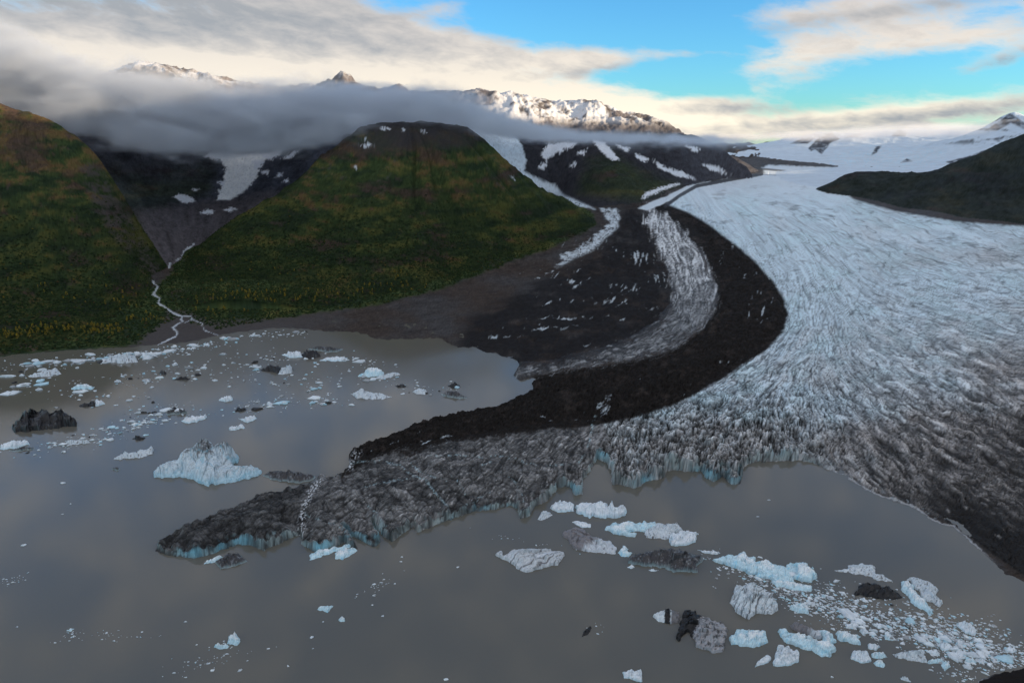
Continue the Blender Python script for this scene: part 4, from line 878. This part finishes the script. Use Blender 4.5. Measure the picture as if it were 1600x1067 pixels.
B(c8((515, 905), (530, 850), (620, 850), (650, 930), (590, 945)), 8, 'white', 'square white iceberg on the lower rim of the brash field')
for pts, hp, kd, lb in [
    (c8((620, 810), (700, 830), (680, 865), (630, 850)), 6, 'white', 'tilted white floe above the square white iceberg'),
    (c8((640, 870), (720, 865), (745, 900), (690, 915), (650, 905)), 6, 'blue', 'blue white floe touching the square iceberg on its right'),
    (c8((660, 930), (690, 915), (732, 940), (720, 970), (680, 960)), 6, 'blue', 'small cubic blue block below the brash field'),
    (c8((780, 880), (850, 860), (985, 845), (970, 890), (1000, 940), (900, 925), (830, 905)), 7, 'speck', 'wide flat grey white floe on the lower rim of the brash field'),
    (c8((1000, 915), (1075, 900), (1145, 960), (1100, 990), (1080, 935), (1010, 940)), 6, 'blue', 'bent white floe shaped like an elbow under the brash field'),
    (c8((990, 855), (1050, 850), (1075, 895), (1020, 890)), 5, 'white', 'small white floe between the wide flat floe and the elbow floe'),
    (c8((1055, 820), (1100, 800), (1150, 840), (1150, 860), (1090, 865)), 7, 'white', 'stubby white iceberg in the middle of the brash field'),
    (c8((1155, 860), (1220, 870), (1230, 910), (1180, 925)), 5, 'white', 'plump white floe right of the stubby iceberg'),
    (c8((1175, 680), (1220, 672), (1290, 710), (1303, 750), (1290, 770), (1230, 750)), 8, 'white', 'smooth white leaf shaped iceberg on the upper rim of the brash field'),
    (c8((135, 570), (220, 558), (240, 590), (255, 635), (190, 630), (135, 600)), 8, 'blue', 'blue white wedge beside the black lined dome'),
    (c8((480, 695), (540, 680), (580, 710), (570, 725), (490, 720)), 5, 'white', 'flat white floe above the ragged blue iceberg'),
    (c8((570, 730), (610, 725), (632, 755), (590, 765)), 5, 'white', 'small white floe right of the ragged blue iceberg'),
    (c8((640, 690), (700, 690), (738, 715), (700, 725)), 4, 'white', 'elongated white floe near the centre of the brash field'),
    (c8((718, 755), (760, 760), (795, 785), (785, 805), (730, 790)), 5, 'blue', 'pale blue slanted floe within the brash field'),
    (c8((930, 760), (990, 755), (1010, 800), (960, 800)), 5, 'white', 'arched white floe within the brash field'),
    (c8((1475, 830), (1520, 835), (1560, 865), (1530, 880), (1480, 865)), 5, 'white', 'white floe near the right end of the brash field'),
    (c8((1230, 905), (1290, 910), (1290, 945), (1240, 940)), 5, 'blue', 'blocky pale floe under the brash field near the right'),
    (c8((1305, 915), (1340, 905), (1380, 940), (1320, 945)), 5, 'white', 'pale floe right of the blocky one under the brash field'),
    (c8((825, 1020), (870, 1030), (900, 1062), (850, 1050)), 5, 'speck', 'white floe cut by the bottom edge of the picture'),
    (c7((692, 985), (730, 975), (745, 965), (765, 985), (810, 965), (812, 1062), (760, 1045), (700, 1030)), 8, 'white', 'heart shaped white iceberg at the bottom of the picture'),
    (c7((440, 780), (445, 740), (490, 705), (503, 720), (480, 760)), 3, 'black', 'small black floe alone in the open near water'),
    (c6((380, 600), (405, 580), (450, 575), (480, 572), (465, 600), (445, 632), (420, 612)), 6, 'blue', 'sky blue floe shaped like a bird left of the middle'),
    (c6((515, 665), (535, 650), (555, 652), (553, 683), (520, 683)), 4, 'blue', 'small star shaped blue white floe'),
    (c6((330, 785), (345, 770), (365, 770), (350, 792)), 2, 'white', 'little oval white floe below the bird shaped one'),
    (c5((1340, 835), (1350, 815), (1430, 822), (1420, 845), (1370, 858)), 6, 'blue', 'left lobe of the white blue floe pair in the near left water'),
    (c5((1422, 822), (1425, 760), (1480, 747), (1503, 800), (1480, 832)), 8, 'blue', 'taller right lobe of the white blue floe pair in the near left water'),
    (c5((413, 742), (440, 722), (467, 720), (445, 742)), 3, 'blue', 'small tilted blue floe in the far lower left'),
    ([(17, 668), (32, 655), (40, 645), (58, 639), (80, 641), (100, 643), (120, 655), (118, 662), (75, 669), (28, 675)], 15, 'black', 'large coal black iceberg near the left edge of the bay'),
    (c1((712, 310), (735, 285), (860, 262), (950, 232), (965, 262), (900, 290), (800, 305)), 6, 'speck', 'long white log shaped iceberg left of the huge domed one'),
    (c1((1130, 65), (1200, 40), (1290, 30), (1300, 40), (1240, 70), (1160, 85)), 6, 'white', 'long white floe upright behind the huge domed iceberg'),
    (c1((1425, 110), (1520, 92), (1533, 108), (1440, 132)), 4, 'white', 'flat white slab behind the huge domed iceberg'),
    (c1((1490, 45), (1530, 50), (1590, 30), (1610, 50), (1540, 82)), 5, 'white', 'white floe with two points behind the flat slab'),
    (c1((0, 215), (60, 200), (120, 190), (175, 182), (183, 205), (130, 225), (90, 245), (10, 250)), 7, 'white', 'big white floe at the left edge of the picture'),
    (c1((50, 252), (130, 238), (200, 228), (212, 238), (130, 260)), 4, 'dark', 'dark slab touching the big white floe at the left edge'),
    (c1((405, 215), (440, 195), (540, 185), (575, 200), (500, 215), (430, 222)), 4, 'speck', 'striped flat floe right of the left edge floes'),
    (c1((820, 180), (860, 160), (915, 165), (900, 185), (850, 192)), 4, 'black', 'black lump above the log shaped iceberg'),
    (c1((690, 368), (730, 355), (755, 362), (735, 382)), 4, 'dark', 'small dark pointed floe under the log shaped iceberg'),
    (c1((845, 15), (980, 5), (980, 15), (850, 25)), 4, 'black', 'thin black bar of ice in the middle of the left bay'),
    (c1((1035, 20), (1100, 8), (1180, 0), (1150, 20), (1045, 35)), 5, 'dark', 'dark grey ice bar right of the thin black bar'),
    (b4((125, 700), (180, 683), (270, 668), (282, 690), (190, 710)), 5, 'speck', 'grey streaked floe in the ice pack by the left shore'),
    (b4((1305, 597), (1390, 590), (1400, 615), (1340, 620)), 6, 'white', 'white end of the large piebald iceberg in the far bay'),
    (b4((1390, 600), (1420, 588), (1470, 588), (1485, 610), (1430, 625)), 7, 'black', 'black middle of the large piebald iceberg in the far bay'),
    (b4((1420, 580), (1480, 570), (1585, 572), (1545, 592), (1490, 590)), 5, 'dark', 'grey flat back of the large piebald iceberg in the far bay'),
    (b4((1480, 628), (1540, 608), (1605, 612), (1595, 630), (1530, 634)), 5, 'white', 'white floe right of the piebald iceberg'),
    (b4((1205, 672), (1240, 657), (1310, 655), (1290, 690), (1240, 682)), 6, 'black', 'black left half of the second piebald iceberg'),
    (b4((1300, 660), (1352, 653), (1355, 688), (1290, 695)), 6, 'speck', 'white right half of the second piebald iceberg'),
    (b4((330, 762), (360, 742), (400, 740), (437, 750), (430, 765)), 5, 'blue', 'double humped white floe left of the middle bay'),
    (b4((365, 842), (420, 822), (445, 820), (445, 842), (385, 848)), 4, 'black', 'dark part of the black and white floe behind the coal black iceberg'),
    (b4((440, 818), (475, 814), (487, 825), (460, 840), (443, 842)), 5, 'white', 'white head of the black and white floe behind the coal black iceberg'),
    (b4((1012, 815), (1040, 797), (1080, 795), (1078, 812), (1040, 824)), 5, 'white', 'white lump in the floes near the middle of the left bay'),
    (b4((805, 722), (835, 706), (885, 710), (860, 722)), 4, 'black', 'flat black floe near the mountain reflection edge'),
    (b4((733, 690), (745, 678), (772, 684), (765, 697)), 5, 'black', 'small round black floe near the mountain reflection edge'),
    (b4((1085, 868), (1100, 850), (1145, 852), (1130, 864)), 4, 'black', 'black angled floe in the right part of the left bay'),
    (b4((490, 628), (560, 600), (625, 603), (635, 636), (560, 645)), 7, 'speck', 'tallest grey white floe in the shore ice pack'),
    (b4((650, 612), (675, 592), (718, 596), (715, 612), (680, 622)), 6, 'white', 'thick white floe by the mouth of the delta'),
    (b5((90, 702), (130, 675), (165, 665), (210, 685), (205, 700), (130, 706)), 7, 'blue', 'white peaked iceberg in the far middle bay'),
    (b5((160, 712), (210, 700), (250, 685), (282, 692), (240, 707), (190, 718)), 4, 'speck', 'broken grey floe right of the white peaked iceberg'),
    (b5((55, 780), (110, 768), (180, 782), (240, 795), (180, 812), (100, 808)), 6, 'speck', 'broad white streaked iceberg in the far middle bay'),
    (b5((470, 780), (530, 768), (595, 805), (540, 808), (500, 795)), 6, 'dark', 'brown striped iceberg nearest the black debris band'),
    (b5((500, 745), (545, 735), (563, 752), (520, 758)), 4, 'black', 'black floe behind the brown striped iceberg'),
    (b5((258, 747), (290, 740), (318, 752), (280, 758)), 3, 'black', 'little black floe between the white peaked and the striped icebergs'),
    (b5((340, 775), (370, 757), (410, 770), (400, 785), (360, 788)), 5, 'speck', 'speckled grey lump left of the brown striped iceberg')]:
    B(pts, hp, kd, lb)

# plain floes: low irregular slabs
rng = np.random.RandomState(5)
def floe_shape(px, py, wpx, hp, kind, r):
    n = r.randint(6, 10); an = np.sort(r.uniform(0, 2 * math.pi, n) * .35 + np.arange(n) / n * 2 * math.pi * .65 * 1.54)
    wx_, wy_ = plane(px, py); s = wpx * (wy_ * CP + SP) / F / 2
    el = r.uniform(.35, .9); rot = r.uniform(-.5, .5) + (0.25 if px < 800 else -.4)
    rad = r.uniform(.65, 1.15, n)
    x = np.cos(an) * rad; y = np.sin(an) * rad * el; X = x * math.cos(rot) - y * math.sin(rot); Y = x * math.sin(rot) + y * math.cos(rot)
    hz_ = hp * (wy_ * CP + SP) / F; V = []
    for k, (sc, z) in enumerate(((1.0, -.3), (1.0, .45), (.72, .9))):
        for i in range(n): V.append((X[i] * s * sc, Y[i] * s * sc, hz_ * z * (r.uniform(.65, 1.25) if k else 1)))
    V.append((r.uniform(-.2, .2) * s, r.uniform(-.1, .1) * s, hz_ * r.uniform(.8, 1.6)))
    Fc = []
    for k in range(2):
        for i in range(n):
            a, b = k * n + i, k * n + (i + 1) % n; Fc += [(a, b, b + n), (a, b + n, a + n)]
    for i in range(n): Fc.append((2 * n + i, 2 * n + (i + 1) % n, 3 * n))
    pal = {'white': (.70, .77, .82), 'blue': (.48, .70, .80), 'grey': (.36, .38, .40), 'black': (.018, .018, .02)}[kind]
    T = np.tile(np.array(pal) * r.uniform(.85, 1.12), (len(V), 1)) * r.uniform(.85, 1.08, (len(V), 1)); T[:n] *= (.7, .9, .95)
    if kind == 'white' and r.rand() < .3: T[r.randint(n, 3 * n, 4)] = (.10, .10, .10)
    return np.array(V), np.array(Fc), np.clip(T, .01, .88), (wx_, wy_)
NAMED = [(o.location.x / H, o.location.y / H) for o in S.objects if o.name.startswith('iceberg')]
def scatter(cl, name, group, label_of, budget):
    made = 0
    for (cx, cy, sx, sy, n, w, ang_, dark) in cl:
        for _ in range(n):
            a, b = rng.normal(0, .62, 2); px = cx + a * sx * math.cos(ang_) - b * sy * math.sin(ang_); py = cy + a * sx * math.sin(ang_) + b * sy * math.cos(ang_)
            if px < -40 or px > 1640 or py > 1085: continue
            if fLake(np.array([px], f32), np.array([py], f32))[0] < 3: continue
            ww = w * math.exp(rng.normal(0, .5)); kd = 'black' if rng.rand() < dark else ('grey' if rng.rand() < .15 else 'blue' if rng.rand() < .2 else 'white')
            yield px, py, ww, kd
PLACES = ['in the ice pack along the shore below the left mountain', 'near the left edge behind the coal black iceberg', 'close to the shore left of the stream delta', 'lined up along the delta shore', 'in the far corner of the bay under the gravel shore',
          'on the water just off the stream delta', 'right of the stream delta in open water', 'around the piebald icebergs', 'between the flat floe and the white peaked iceberg', 'beside the white peaked iceberg', 'beside the brown striped iceberg',
          'in the diagonal line left of the log shaped iceberg', 'in the line right of the left edge floes', 'around the thin black ice bars', 'right of the thin black ice bars', 'above the coal black iceberg', 'behind the white peaked iceberg', 'under the dark gravel shore', 'on the edge of the mountain reflection']
bay = [(90, 567, 110, 7, 26, 13, -.06, .04), (50, 600, 70, 14, 12, 12, 0, .12), (225, 552, 70, 7, 22, 11, -.12, .0), (330, 538, 70, 5, 24, 8, -.2, .02), (440, 521, 50, 5, 12, 8, -.05, .05), (285, 580, 50, 10, 14, 7, 0, .15),
       (370, 572, 60, 18, 14, 6, 0, .1), (470, 598, 70, 12, 16, 7, 0, .12), (420, 632, 50, 8, 16, 7, -.1, .1), (590, 590, 55, 8, 8, 7, .1, .1), (665, 608, 45, 6, 6, 6, 0, .2), (195, 668, 80, 9, 34, 7.5, -.28, .1), (110, 693, 60, 6, 14, 7, -.1, .02),
       (255, 640, 50, 10, 10, 7, 0, .35), (515, 628, 30, 5, 8, 7, 0, .1), (130, 618, 70, 12, 9, 8, 0, .1), (560, 562, 50, 9, 6, 6, 0, .0), (450, 565, 60, 10, 10, 6, 0, .1), (230, 595, 50, 8, 8, 8, 0, .2)]
FL = []
for pl, c_ in zip(PLACES, bay):
    for px, py, w, kd in scatter([c_], '', '', None, 0):
        look = {'black': 'black debris covered', 'grey': 'grey silty', 'blue': 'pale bluish', 'white': 'white'}[kd]
        FL.append((max(w, 3.5), px, py, min(2.6, .8 + w * .14), kd, 'small %s floe %s' % (look, pl), '%s floes %s' % (look, pl)))
near_w = [(1420, 985, 190, 30, 62, 11, .34, .02), (1500, 1010, 80, 28, 22, 12, .4, 0), (1290, 950, 70, 16, 12, 10, .35, .04)]
for pl, c_ in zip(('in the middle of the brash field', 'at the right end of the brash field', 'at the upper left end of the brash field'), near_w):
    for px, py, w, kd in scatter([c_], '', '', None, 0):
        if py > 1045 and px < 1500: continue
        kd = 'white' if kd in ('grey', 'black') else kd; look = 'pale blue' if kd == 'blue' else 'white'
        FL.append((max(w, 6), px, py, min(4.5, 1 + w * .2), kd, '%s chunk of ice %s' % (look, pl), '%s chunks %s' % (look, pl)))
for pl, lst in (('in the near water left of the middle', [(628, 870, 5), (627, 877, 3), (585, 930, 6), (582, 945, 4), (598, 962, 5), (505, 971, 4), (489, 1013, 4), (450, 1040, 3), (420, 1013, 3), (715, 886, 3), (595, 910, 5), (600, 905, 4)]),
                ('on open water at the far left', [(37, 852, 9), (98, 755, 8), (110, 787, 4), (98, 803, 4), (20, 910, 6), (10, 905, 4)]),
                ('in the lower left corner', [(272, 1051, 7), (290, 1058, 5), (332, 1047, 7), (375, 1047, 8), (290, 971, 6), (222, 987, 4), (214, 995, 4), (178, 1001, 5), (159, 999, 4), (27, 979, 4), (115, 994, 5), (108, 1001, 5)]),
                ('beside the lone black floe', [(931, 978, 5), (934, 990, 5)]), ('in the dark right bay', [(1202, 781, 3), (1184, 807, 3)]), ('by the bottom edge of the picture', [(697, 1061, 8), (1300, 1058, 6), (1490, 1052, 7)])):
    for px, py, w in lst: FL.append((w + 3, px, py, w * .2, 'white', 'tiny white ice chip %s' % pl, 'ice chips %s' % pl))
FL.sort(key=lambda f: -f[0]); REST = FL[285:]
for w, px, py, hp, kd, lab, grp in FL[:285]:
    if grp.startswith('ice chips'): w -= 3
    v, fc_, tn, org = floe_shape(px, py, w, hp, kd, rng)
    o = link_mesh('ice_floe', v * H, fc_, tn, M_floe, False, tri=True); o.location = (org[0] * H, org[1] * H, 0); tag(o, lab, 'ice floe', grp)
def joined(name, cl, label, wmin=1.6, hk=.3):
    Vs, Fs, Ts, n = [], [], [], 0
    for px, py, w, kd in scatter(cl, '', '', None, 0):
        v, fc_, tn, org = floe_shape(px, py, max(wmin, w), hk * max(wmin, w) ** .7, 'white' if kd == 'black' and rng.rand() < .5 else kd, rng)
        Vs.append(v + np.array([org[0], org[1], 0])); Fs.append(fc_ + n); Ts.append(tn); n += len(v)
    for w, px, py, hp, kd, lab, grp in REST:
        if (px > 900) != (cl[0][0] > 900): continue
        v, fc_, tn, org = floe_shape(px, py, w, hp, kd, rng); Vs.append(v + np.array([org[0], org[1], 0])); Fs.append(fc_ + n); Ts.append(tn); n += len(v)
    o = link_mesh(name, np.vstack(Vs) * H, np.vstack(Fs), np.vstack(Ts), M_floe, False, tri=True)
    tag(o, label, 'brash ice', kind='stuff')
joined('brash_ice', [(1400, 975, 200, 26, 1500, 3.4, .32, .02), (1520, 1005, 100, 30, 900, 3.6, .38, .0), (1250, 932, 70, 14, 380, 3.2, .35, .02), (1180, 898, 60, 7, 90, 3.0, .3, 0)], 'field of crushed ice bits between the larger chunks at lower right')
joined('brash_ice', [(p[0], p[1], p[2] * 1.2, p[3] * 1.3, int(p[4] * 3.2), 2.8, p[6], .05) for p in bay] +
       [(590, 912, 26, 8, 26, 1.8, -.5, 0), (112, 994, 22, 8, 22, 1.8, -.3, 0), (20, 905, 24, 9, 26, 1.8, -.3, 0), (320, 1035, 60, 12, 50, 1.8, -.2, 0), (180, 992, 50, 6, 22, 1.8, 0, 0), (930, 980, 20, 6, 8, 1.8, 0, 0), (830, 850, 60, 6, 24, 1.8, .2, 0), (350, 1010, 24, 6, 12, 2, 0, 0), (1495, 1056, 30, 6, 40, 3, .2, 0)],
       'scattered crumbs of ice drifting between the floes')

# ---------------------------------------------------------------- brush and trees
Pz = co_all.reshape(R_, C_, 3)
def bushes():
    m = ((cls == ML) | (cls == MC) | ((cls == VAL) & (tv > .6))) & (hz < .62) & (lake < -3) & (ds > 3)
    r, c = np.nonzero(m & (PYp > 300)); w = np.clip((PYp[r, c] - 300) / 160, .08, 1) ** 1.3 * (D0[r] ** 2)
    pk = rng.choice(len(r), 26000, p=w / w.sum(), replace=False); r, c = r[pk], c[pk]; base = Pz[r, c] + rng.uniform(-1.5, 1.5, (len(r), 3)) * (1, 1, 0)
    t = np.array([(0, 0, 1), (1, 0, .2), (0, 1, .25), (-1, 0, .2), (0, -1, .25), (0, 0, -.4)], float)
    fa = np.array([(1, 2, 0), (2, 3, 0), (3, 4, 0), (4, 1, 0)])
    n = len(r); sc = rng.uniform(1.1, 3.0, (n, 1, 1)) * (1, 1, 1); V = base[:, None, :] + t[None] * sc * rng.uniform(.6, 1.3, (n, 6, 3))
    Fc = fa[None] + np.arange(n)[:, None, None] * 6
    pal = np.array([(.018, .032, .012), (.024, .040, .014), (.036, .044, .014), (.012, .022, .010), (.075, .062, .014), (.050, .036, .016)])
    k = rng.choice(6, n, p=[.36, .27, .13, .21, .015, .015]); T = np.repeat(pal[k] * rng.uniform(.7, 1.3, (n, 1)), 6, 0)
    tag(link_mesh('brush', V.reshape(-1, 3), Fc.reshape(-1, 3), T, M_veg, False, tri=True), 'dense dark green brush covering the lower mountain slopes', 'brush', kind='stuff')
bushes()
M_leaf = mat_ground('autumn_leaves', .2, .8, .8); M_bark = mat_ground('bark', .3, 2.)
def tree_proto(k):
    r = np.random.RandomState(50 + k); V, Fc = [], []
    for a in range(4): V += [(.18 * math.cos(a * 1.57), .18 * math.sin(a * 1.57), 0), (.06 * math.cos(a * 1.57), .06 * math.sin(a * 1.57), 6)]
    for a in range(4): b = (a + 1) % 4; Fc += [(2 * a, 2 * b, 2 * b + 1), (2 * a, 2 * b + 1, 2 * a + 1)]
    trunk = link_mesh('trunk', np.array(V), np.array(Fc), np.full((8, 3), .12), M_bark, tri=True)
    V, Fc, T = [], [], []
    for i in range(46):
        z = r.uniform(1.2, 8.2); w = 1.7 * math.sin(min(1, (8.6 - z) / 5.2) * 1.5) + .15; a = r.uniform(0, 6.28); q_ = w * r.uniform(.3, 1)
        cen = np.array([q_ * math.cos(a), q_ * math.sin(a), z]); s_ = r.uniform(.45, .9); n = len(V)
        for _ in range(4): V.append(cen + r.uniform(-1, 1, 3) * s_)
        Fc += [(n, n + 1, n + 2), (n, n + 2, n + 3), (n, n + 3, n + 1), (n + 1, n + 3, n + 2)]
        b = np.array([(.30, .20, .022), (.24, .19, .03), (.12, .13, .025)][r.randint(3) if k == 2 else r.randint(2)]) * r.uniform(.7, 1.2); T += [b] * 4
    crown = link_mesh('crown', np.array(V), np.array(Fc), np.array(T), M_leaf, tri=True)
    return trunk, crown
protos = [tree_proto(k) for k in range(3)]
TP = ['in the bright strip along the left shore', 'at the far left end of the shore', 'beside the stream mouth', 'on the slope left of the stream', 'just right of the stream delta', 'on the rim of the stream delta', 'at the foot of the central mountain, left part', 'at the foot of the central mountain, middle part', 'at the foot of the central mountain, right part', 'scattered higher on the central mountain', 'scattered higher on the left mountain']
tree_cl = [(110, 515, 60, 7, 90), (20, 522, 30, 6, 26), (230, 500, 26, 8, 16), (190, 470, 40, 16, 14), (380, 470, 50, 14, 36), (330, 478, 20, 12, 14), (470, 462, 60, 10, 36), (560, 455, 50, 10, 22), (630, 440, 40, 12, 18), (420, 430, 90, 18, 12), (90, 450, 80, 20, 14)]
used = [False] * 3
for tp, (cx, cy, sx, sy, n) in zip(TP, tree_cl):
    ok = (np.abs(PXp - cx) < sx * 1.4) & (np.abs(PYp - cy) < sy * 1.3) & (lake < -4) & (ds > 3) & ((tv > .5) | (cls == ML) | (cls == MC)); r, c = np.nonzero(ok)
    if len(r) < n: continue
    pr = np.exp(-((PXp[r, c] - cx) / sx) ** 2 - ((PYp[r, c] - cy) / sy) ** 2)
    for i in rng.choice(len(r), n, p=pr / pr.sum(), replace=False):
        k = rng.randint(3); e = bpy.data.objects.new('birch_tree', None); S.collection.objects.link(e)
        e.location = tuple(Pz[r[i], c[i]] - np.array([0, 0, .4])); s_ = rng.uniform(.5, 1.05); e.scale = (s_ * 1.1, s_ * 1.1, s_); e.rotation_euler = (0, 0, rng.uniform(0, 6.28))
        for part in protos[k]:
            if used[k]: part = part.copy(); S.collection.objects.link(part)
            part.parent = e
        used[k] = True
        tag(e, 'small yellow autumn tree ' + tp, 'tree', 'yellow trees ' + tp)

# ---------------------------------------------------------------- cloud banks
def cloud(name, lo, hi, res, top, bot, a0, a1, y0, y1, dens, label, nscale=1.6, namp=.16, albedo=(.80, .87, .97), soft=.12):
    """a bank of mist: a density grid whose upper and lower surface follow the given profiles over bearing x/y"""
    me = bpy.data.meshes.new(name); o = bpy.data.objects.new(name, me); S.collection.objects.link(o)
    ng = bpy.data.node_groups.new(name, 'GeometryNodeTree'); ng.interface.new_socket('Geometry', in_out='OUTPUT', socket_type='NodeSocketGeometry')
    N = NT(ng); vc = N.n('GeometryNodeVolumeCube')
    for k, v in (('Min', lo), ('Max', hi)): vc.inputs[k].default_value = tuple(np.array(v) * H)
    for k, v in zip(('Resolution X', 'Resolution Y', 'Resolution Z'), res): vc.inputs[k].default_value = v
    pos = N.n('GeometryNodeInputPosition').outputs[0]
    sc = N.n('ShaderNodeVectorMath', {0: pos, 3: 1 / H}, operation='SCALE').outputs[0]
    x, y, z = N.n('ShaderNodeSeparateXYZ', {0: sc}).outputs
    a = N.m('DIVIDE', x, y); t01 = N.m('DIVIDE', N.m('SUBTRACT', a, a0), a1 - a0, clamp=True)
    def curve(pts):
        fcv = N.n('ShaderNodeFloatCurve'); ng.links.new(t01, fcv.inputs['Value']); cv = fcv.mapping.curves[0]
        pts = [((p[0] - 800) / 1117., p[1]) for p in pts]
        for i, (pa, pz) in enumerate(pts):
            u, w = (pa - a0) / (a1 - a0), pz / 3
            if i < 2: cv.points[i].location = (u, w)
            else: cv.points.new(u, w)
        fcv.mapping.update(); return N.m('MULTIPLY', fcv.outputs[0], 3.)
    T, B_ = curve(top), curve(bot)
    v2 = N.n('ShaderNodeCombineXYZ', {0: x, 1: y, 2: N.m('MULTIPLY', z, 2.2)}).outputs[0]
    n1 = N.n('ShaderNodeTexNoise', {'Vector': v2, 'Scale': nscale, 'Detail': 7., 'Roughness': .62, 'Distortion': .9}).outputs[0]
    nz = N.m('MULTIPLY', N.m('SUBTRACT', n1, .5), namp * 2.6)
    up = N.ramp(N.m('ADD', N.m('SUBTRACT', T, z), nz), 0, soft); dn = N.ramp(N.m('ADD', N.m('SUBTRACT', z, B_), nz), 0, soft)
    fr = N.ramp(N.m('ADD', N.m('SUBTRACT', y, y0), N.m('MULTIPLY', nz, 4)), 0, .8); bk = N.ramp(N.m('SUBTRACT', y1, y), 0, .8)
    ea = N.m('MULTIPLY', N.ramp(N.m('SUBTRACT', t01, 0.0), 0, .06), N.ramp(N.m('SUBTRACT', 1., t01), 0, .06))
    d = N.m('MULTIPLY', N.m('MULTIPLY', N.m('MULTIPLY', up, dn), N.m('MULTIPLY', fr, bk)), N.m('MULTIPLY', ea, dens))
    d = N.m('MULTIPLY', d, N.ramp(n1, .36, .60))
    ng.links.new(d, vc.inputs['Density'])
    m = bpy.data.materials.new('mist'); m.use_nodes = True; nt = m.node_tree; nt.nodes.clear(); M2 = NT(nt)
    om = M2.n('ShaderNodeOutputMaterial'); pv = M2.n('ShaderNodeVolumePrincipled'); nt.links.new(pv.outputs[0], om.inputs['Volume'])
    pv.inputs['Color'].default_value = (*albedo, 1); pv.inputs['Density'].default_value = 1.; pv.inputs['Anisotropy'].default_value = .1
    me.materials.append(m)
    sm_ = N.n('GeometryNodeSetMaterial', {'Geometry': vc.outputs[0]}); sm_.inputs['Material'].default_value = m
    go = N.n('NodeGroupOutput'); ng.links.new(sm_.outputs[0], go.inputs[0])
    md = o.modifiers.new('cloud', 'NODES'); md.node_group = ng
    return tag(o, label, 'cloud', kind='stuff')
cloud('cloud', (-11, 5.2, .75), (3.8, 12.4, 2.3), (370, 150, 56),
      [(-200, 2.2), (0, 1.98), (100, 1.80), (200, 1.64), (330, 1.52), (500, 1.50), (620, 1.48), (700, 1.42), (780, 1.26), (850, 1.10), (1000, 1.02), (1190, .95)],
      [(-200, 1.28), (0, 1.17), (100, 1.04), (200, .90), (330, .84), (480, .90), (560, 1.06), (620, 1.15), (740, 1.08), (800, 1.0), (900, .97), (1190, .93)],
      -.96, .36, 5.9, 11.6, .013, 'long grey cloud bank lying across the mountains on the left', nscale=2.2, namp=.24)
cloud('cloud', (3.5, 15, .80), (24, 27, 1.8), (200, 90, 40),
      [(1080, 1.15), (1180, 1.12), (1300, 1.25), (1400, 1.35), (1500, 1.40), (1700, 1.45)], [(1080, .96), (1180, .92), (1300, .90), (1400, .98), (1500, 1.0), (1700, 1.05)],
      .25, .82, 15.5, 26.5, .0010, 'thin pale cloud layer over the snowfields on the right', nscale=.8, namp=.22, albedo=(.97, .97, .98))
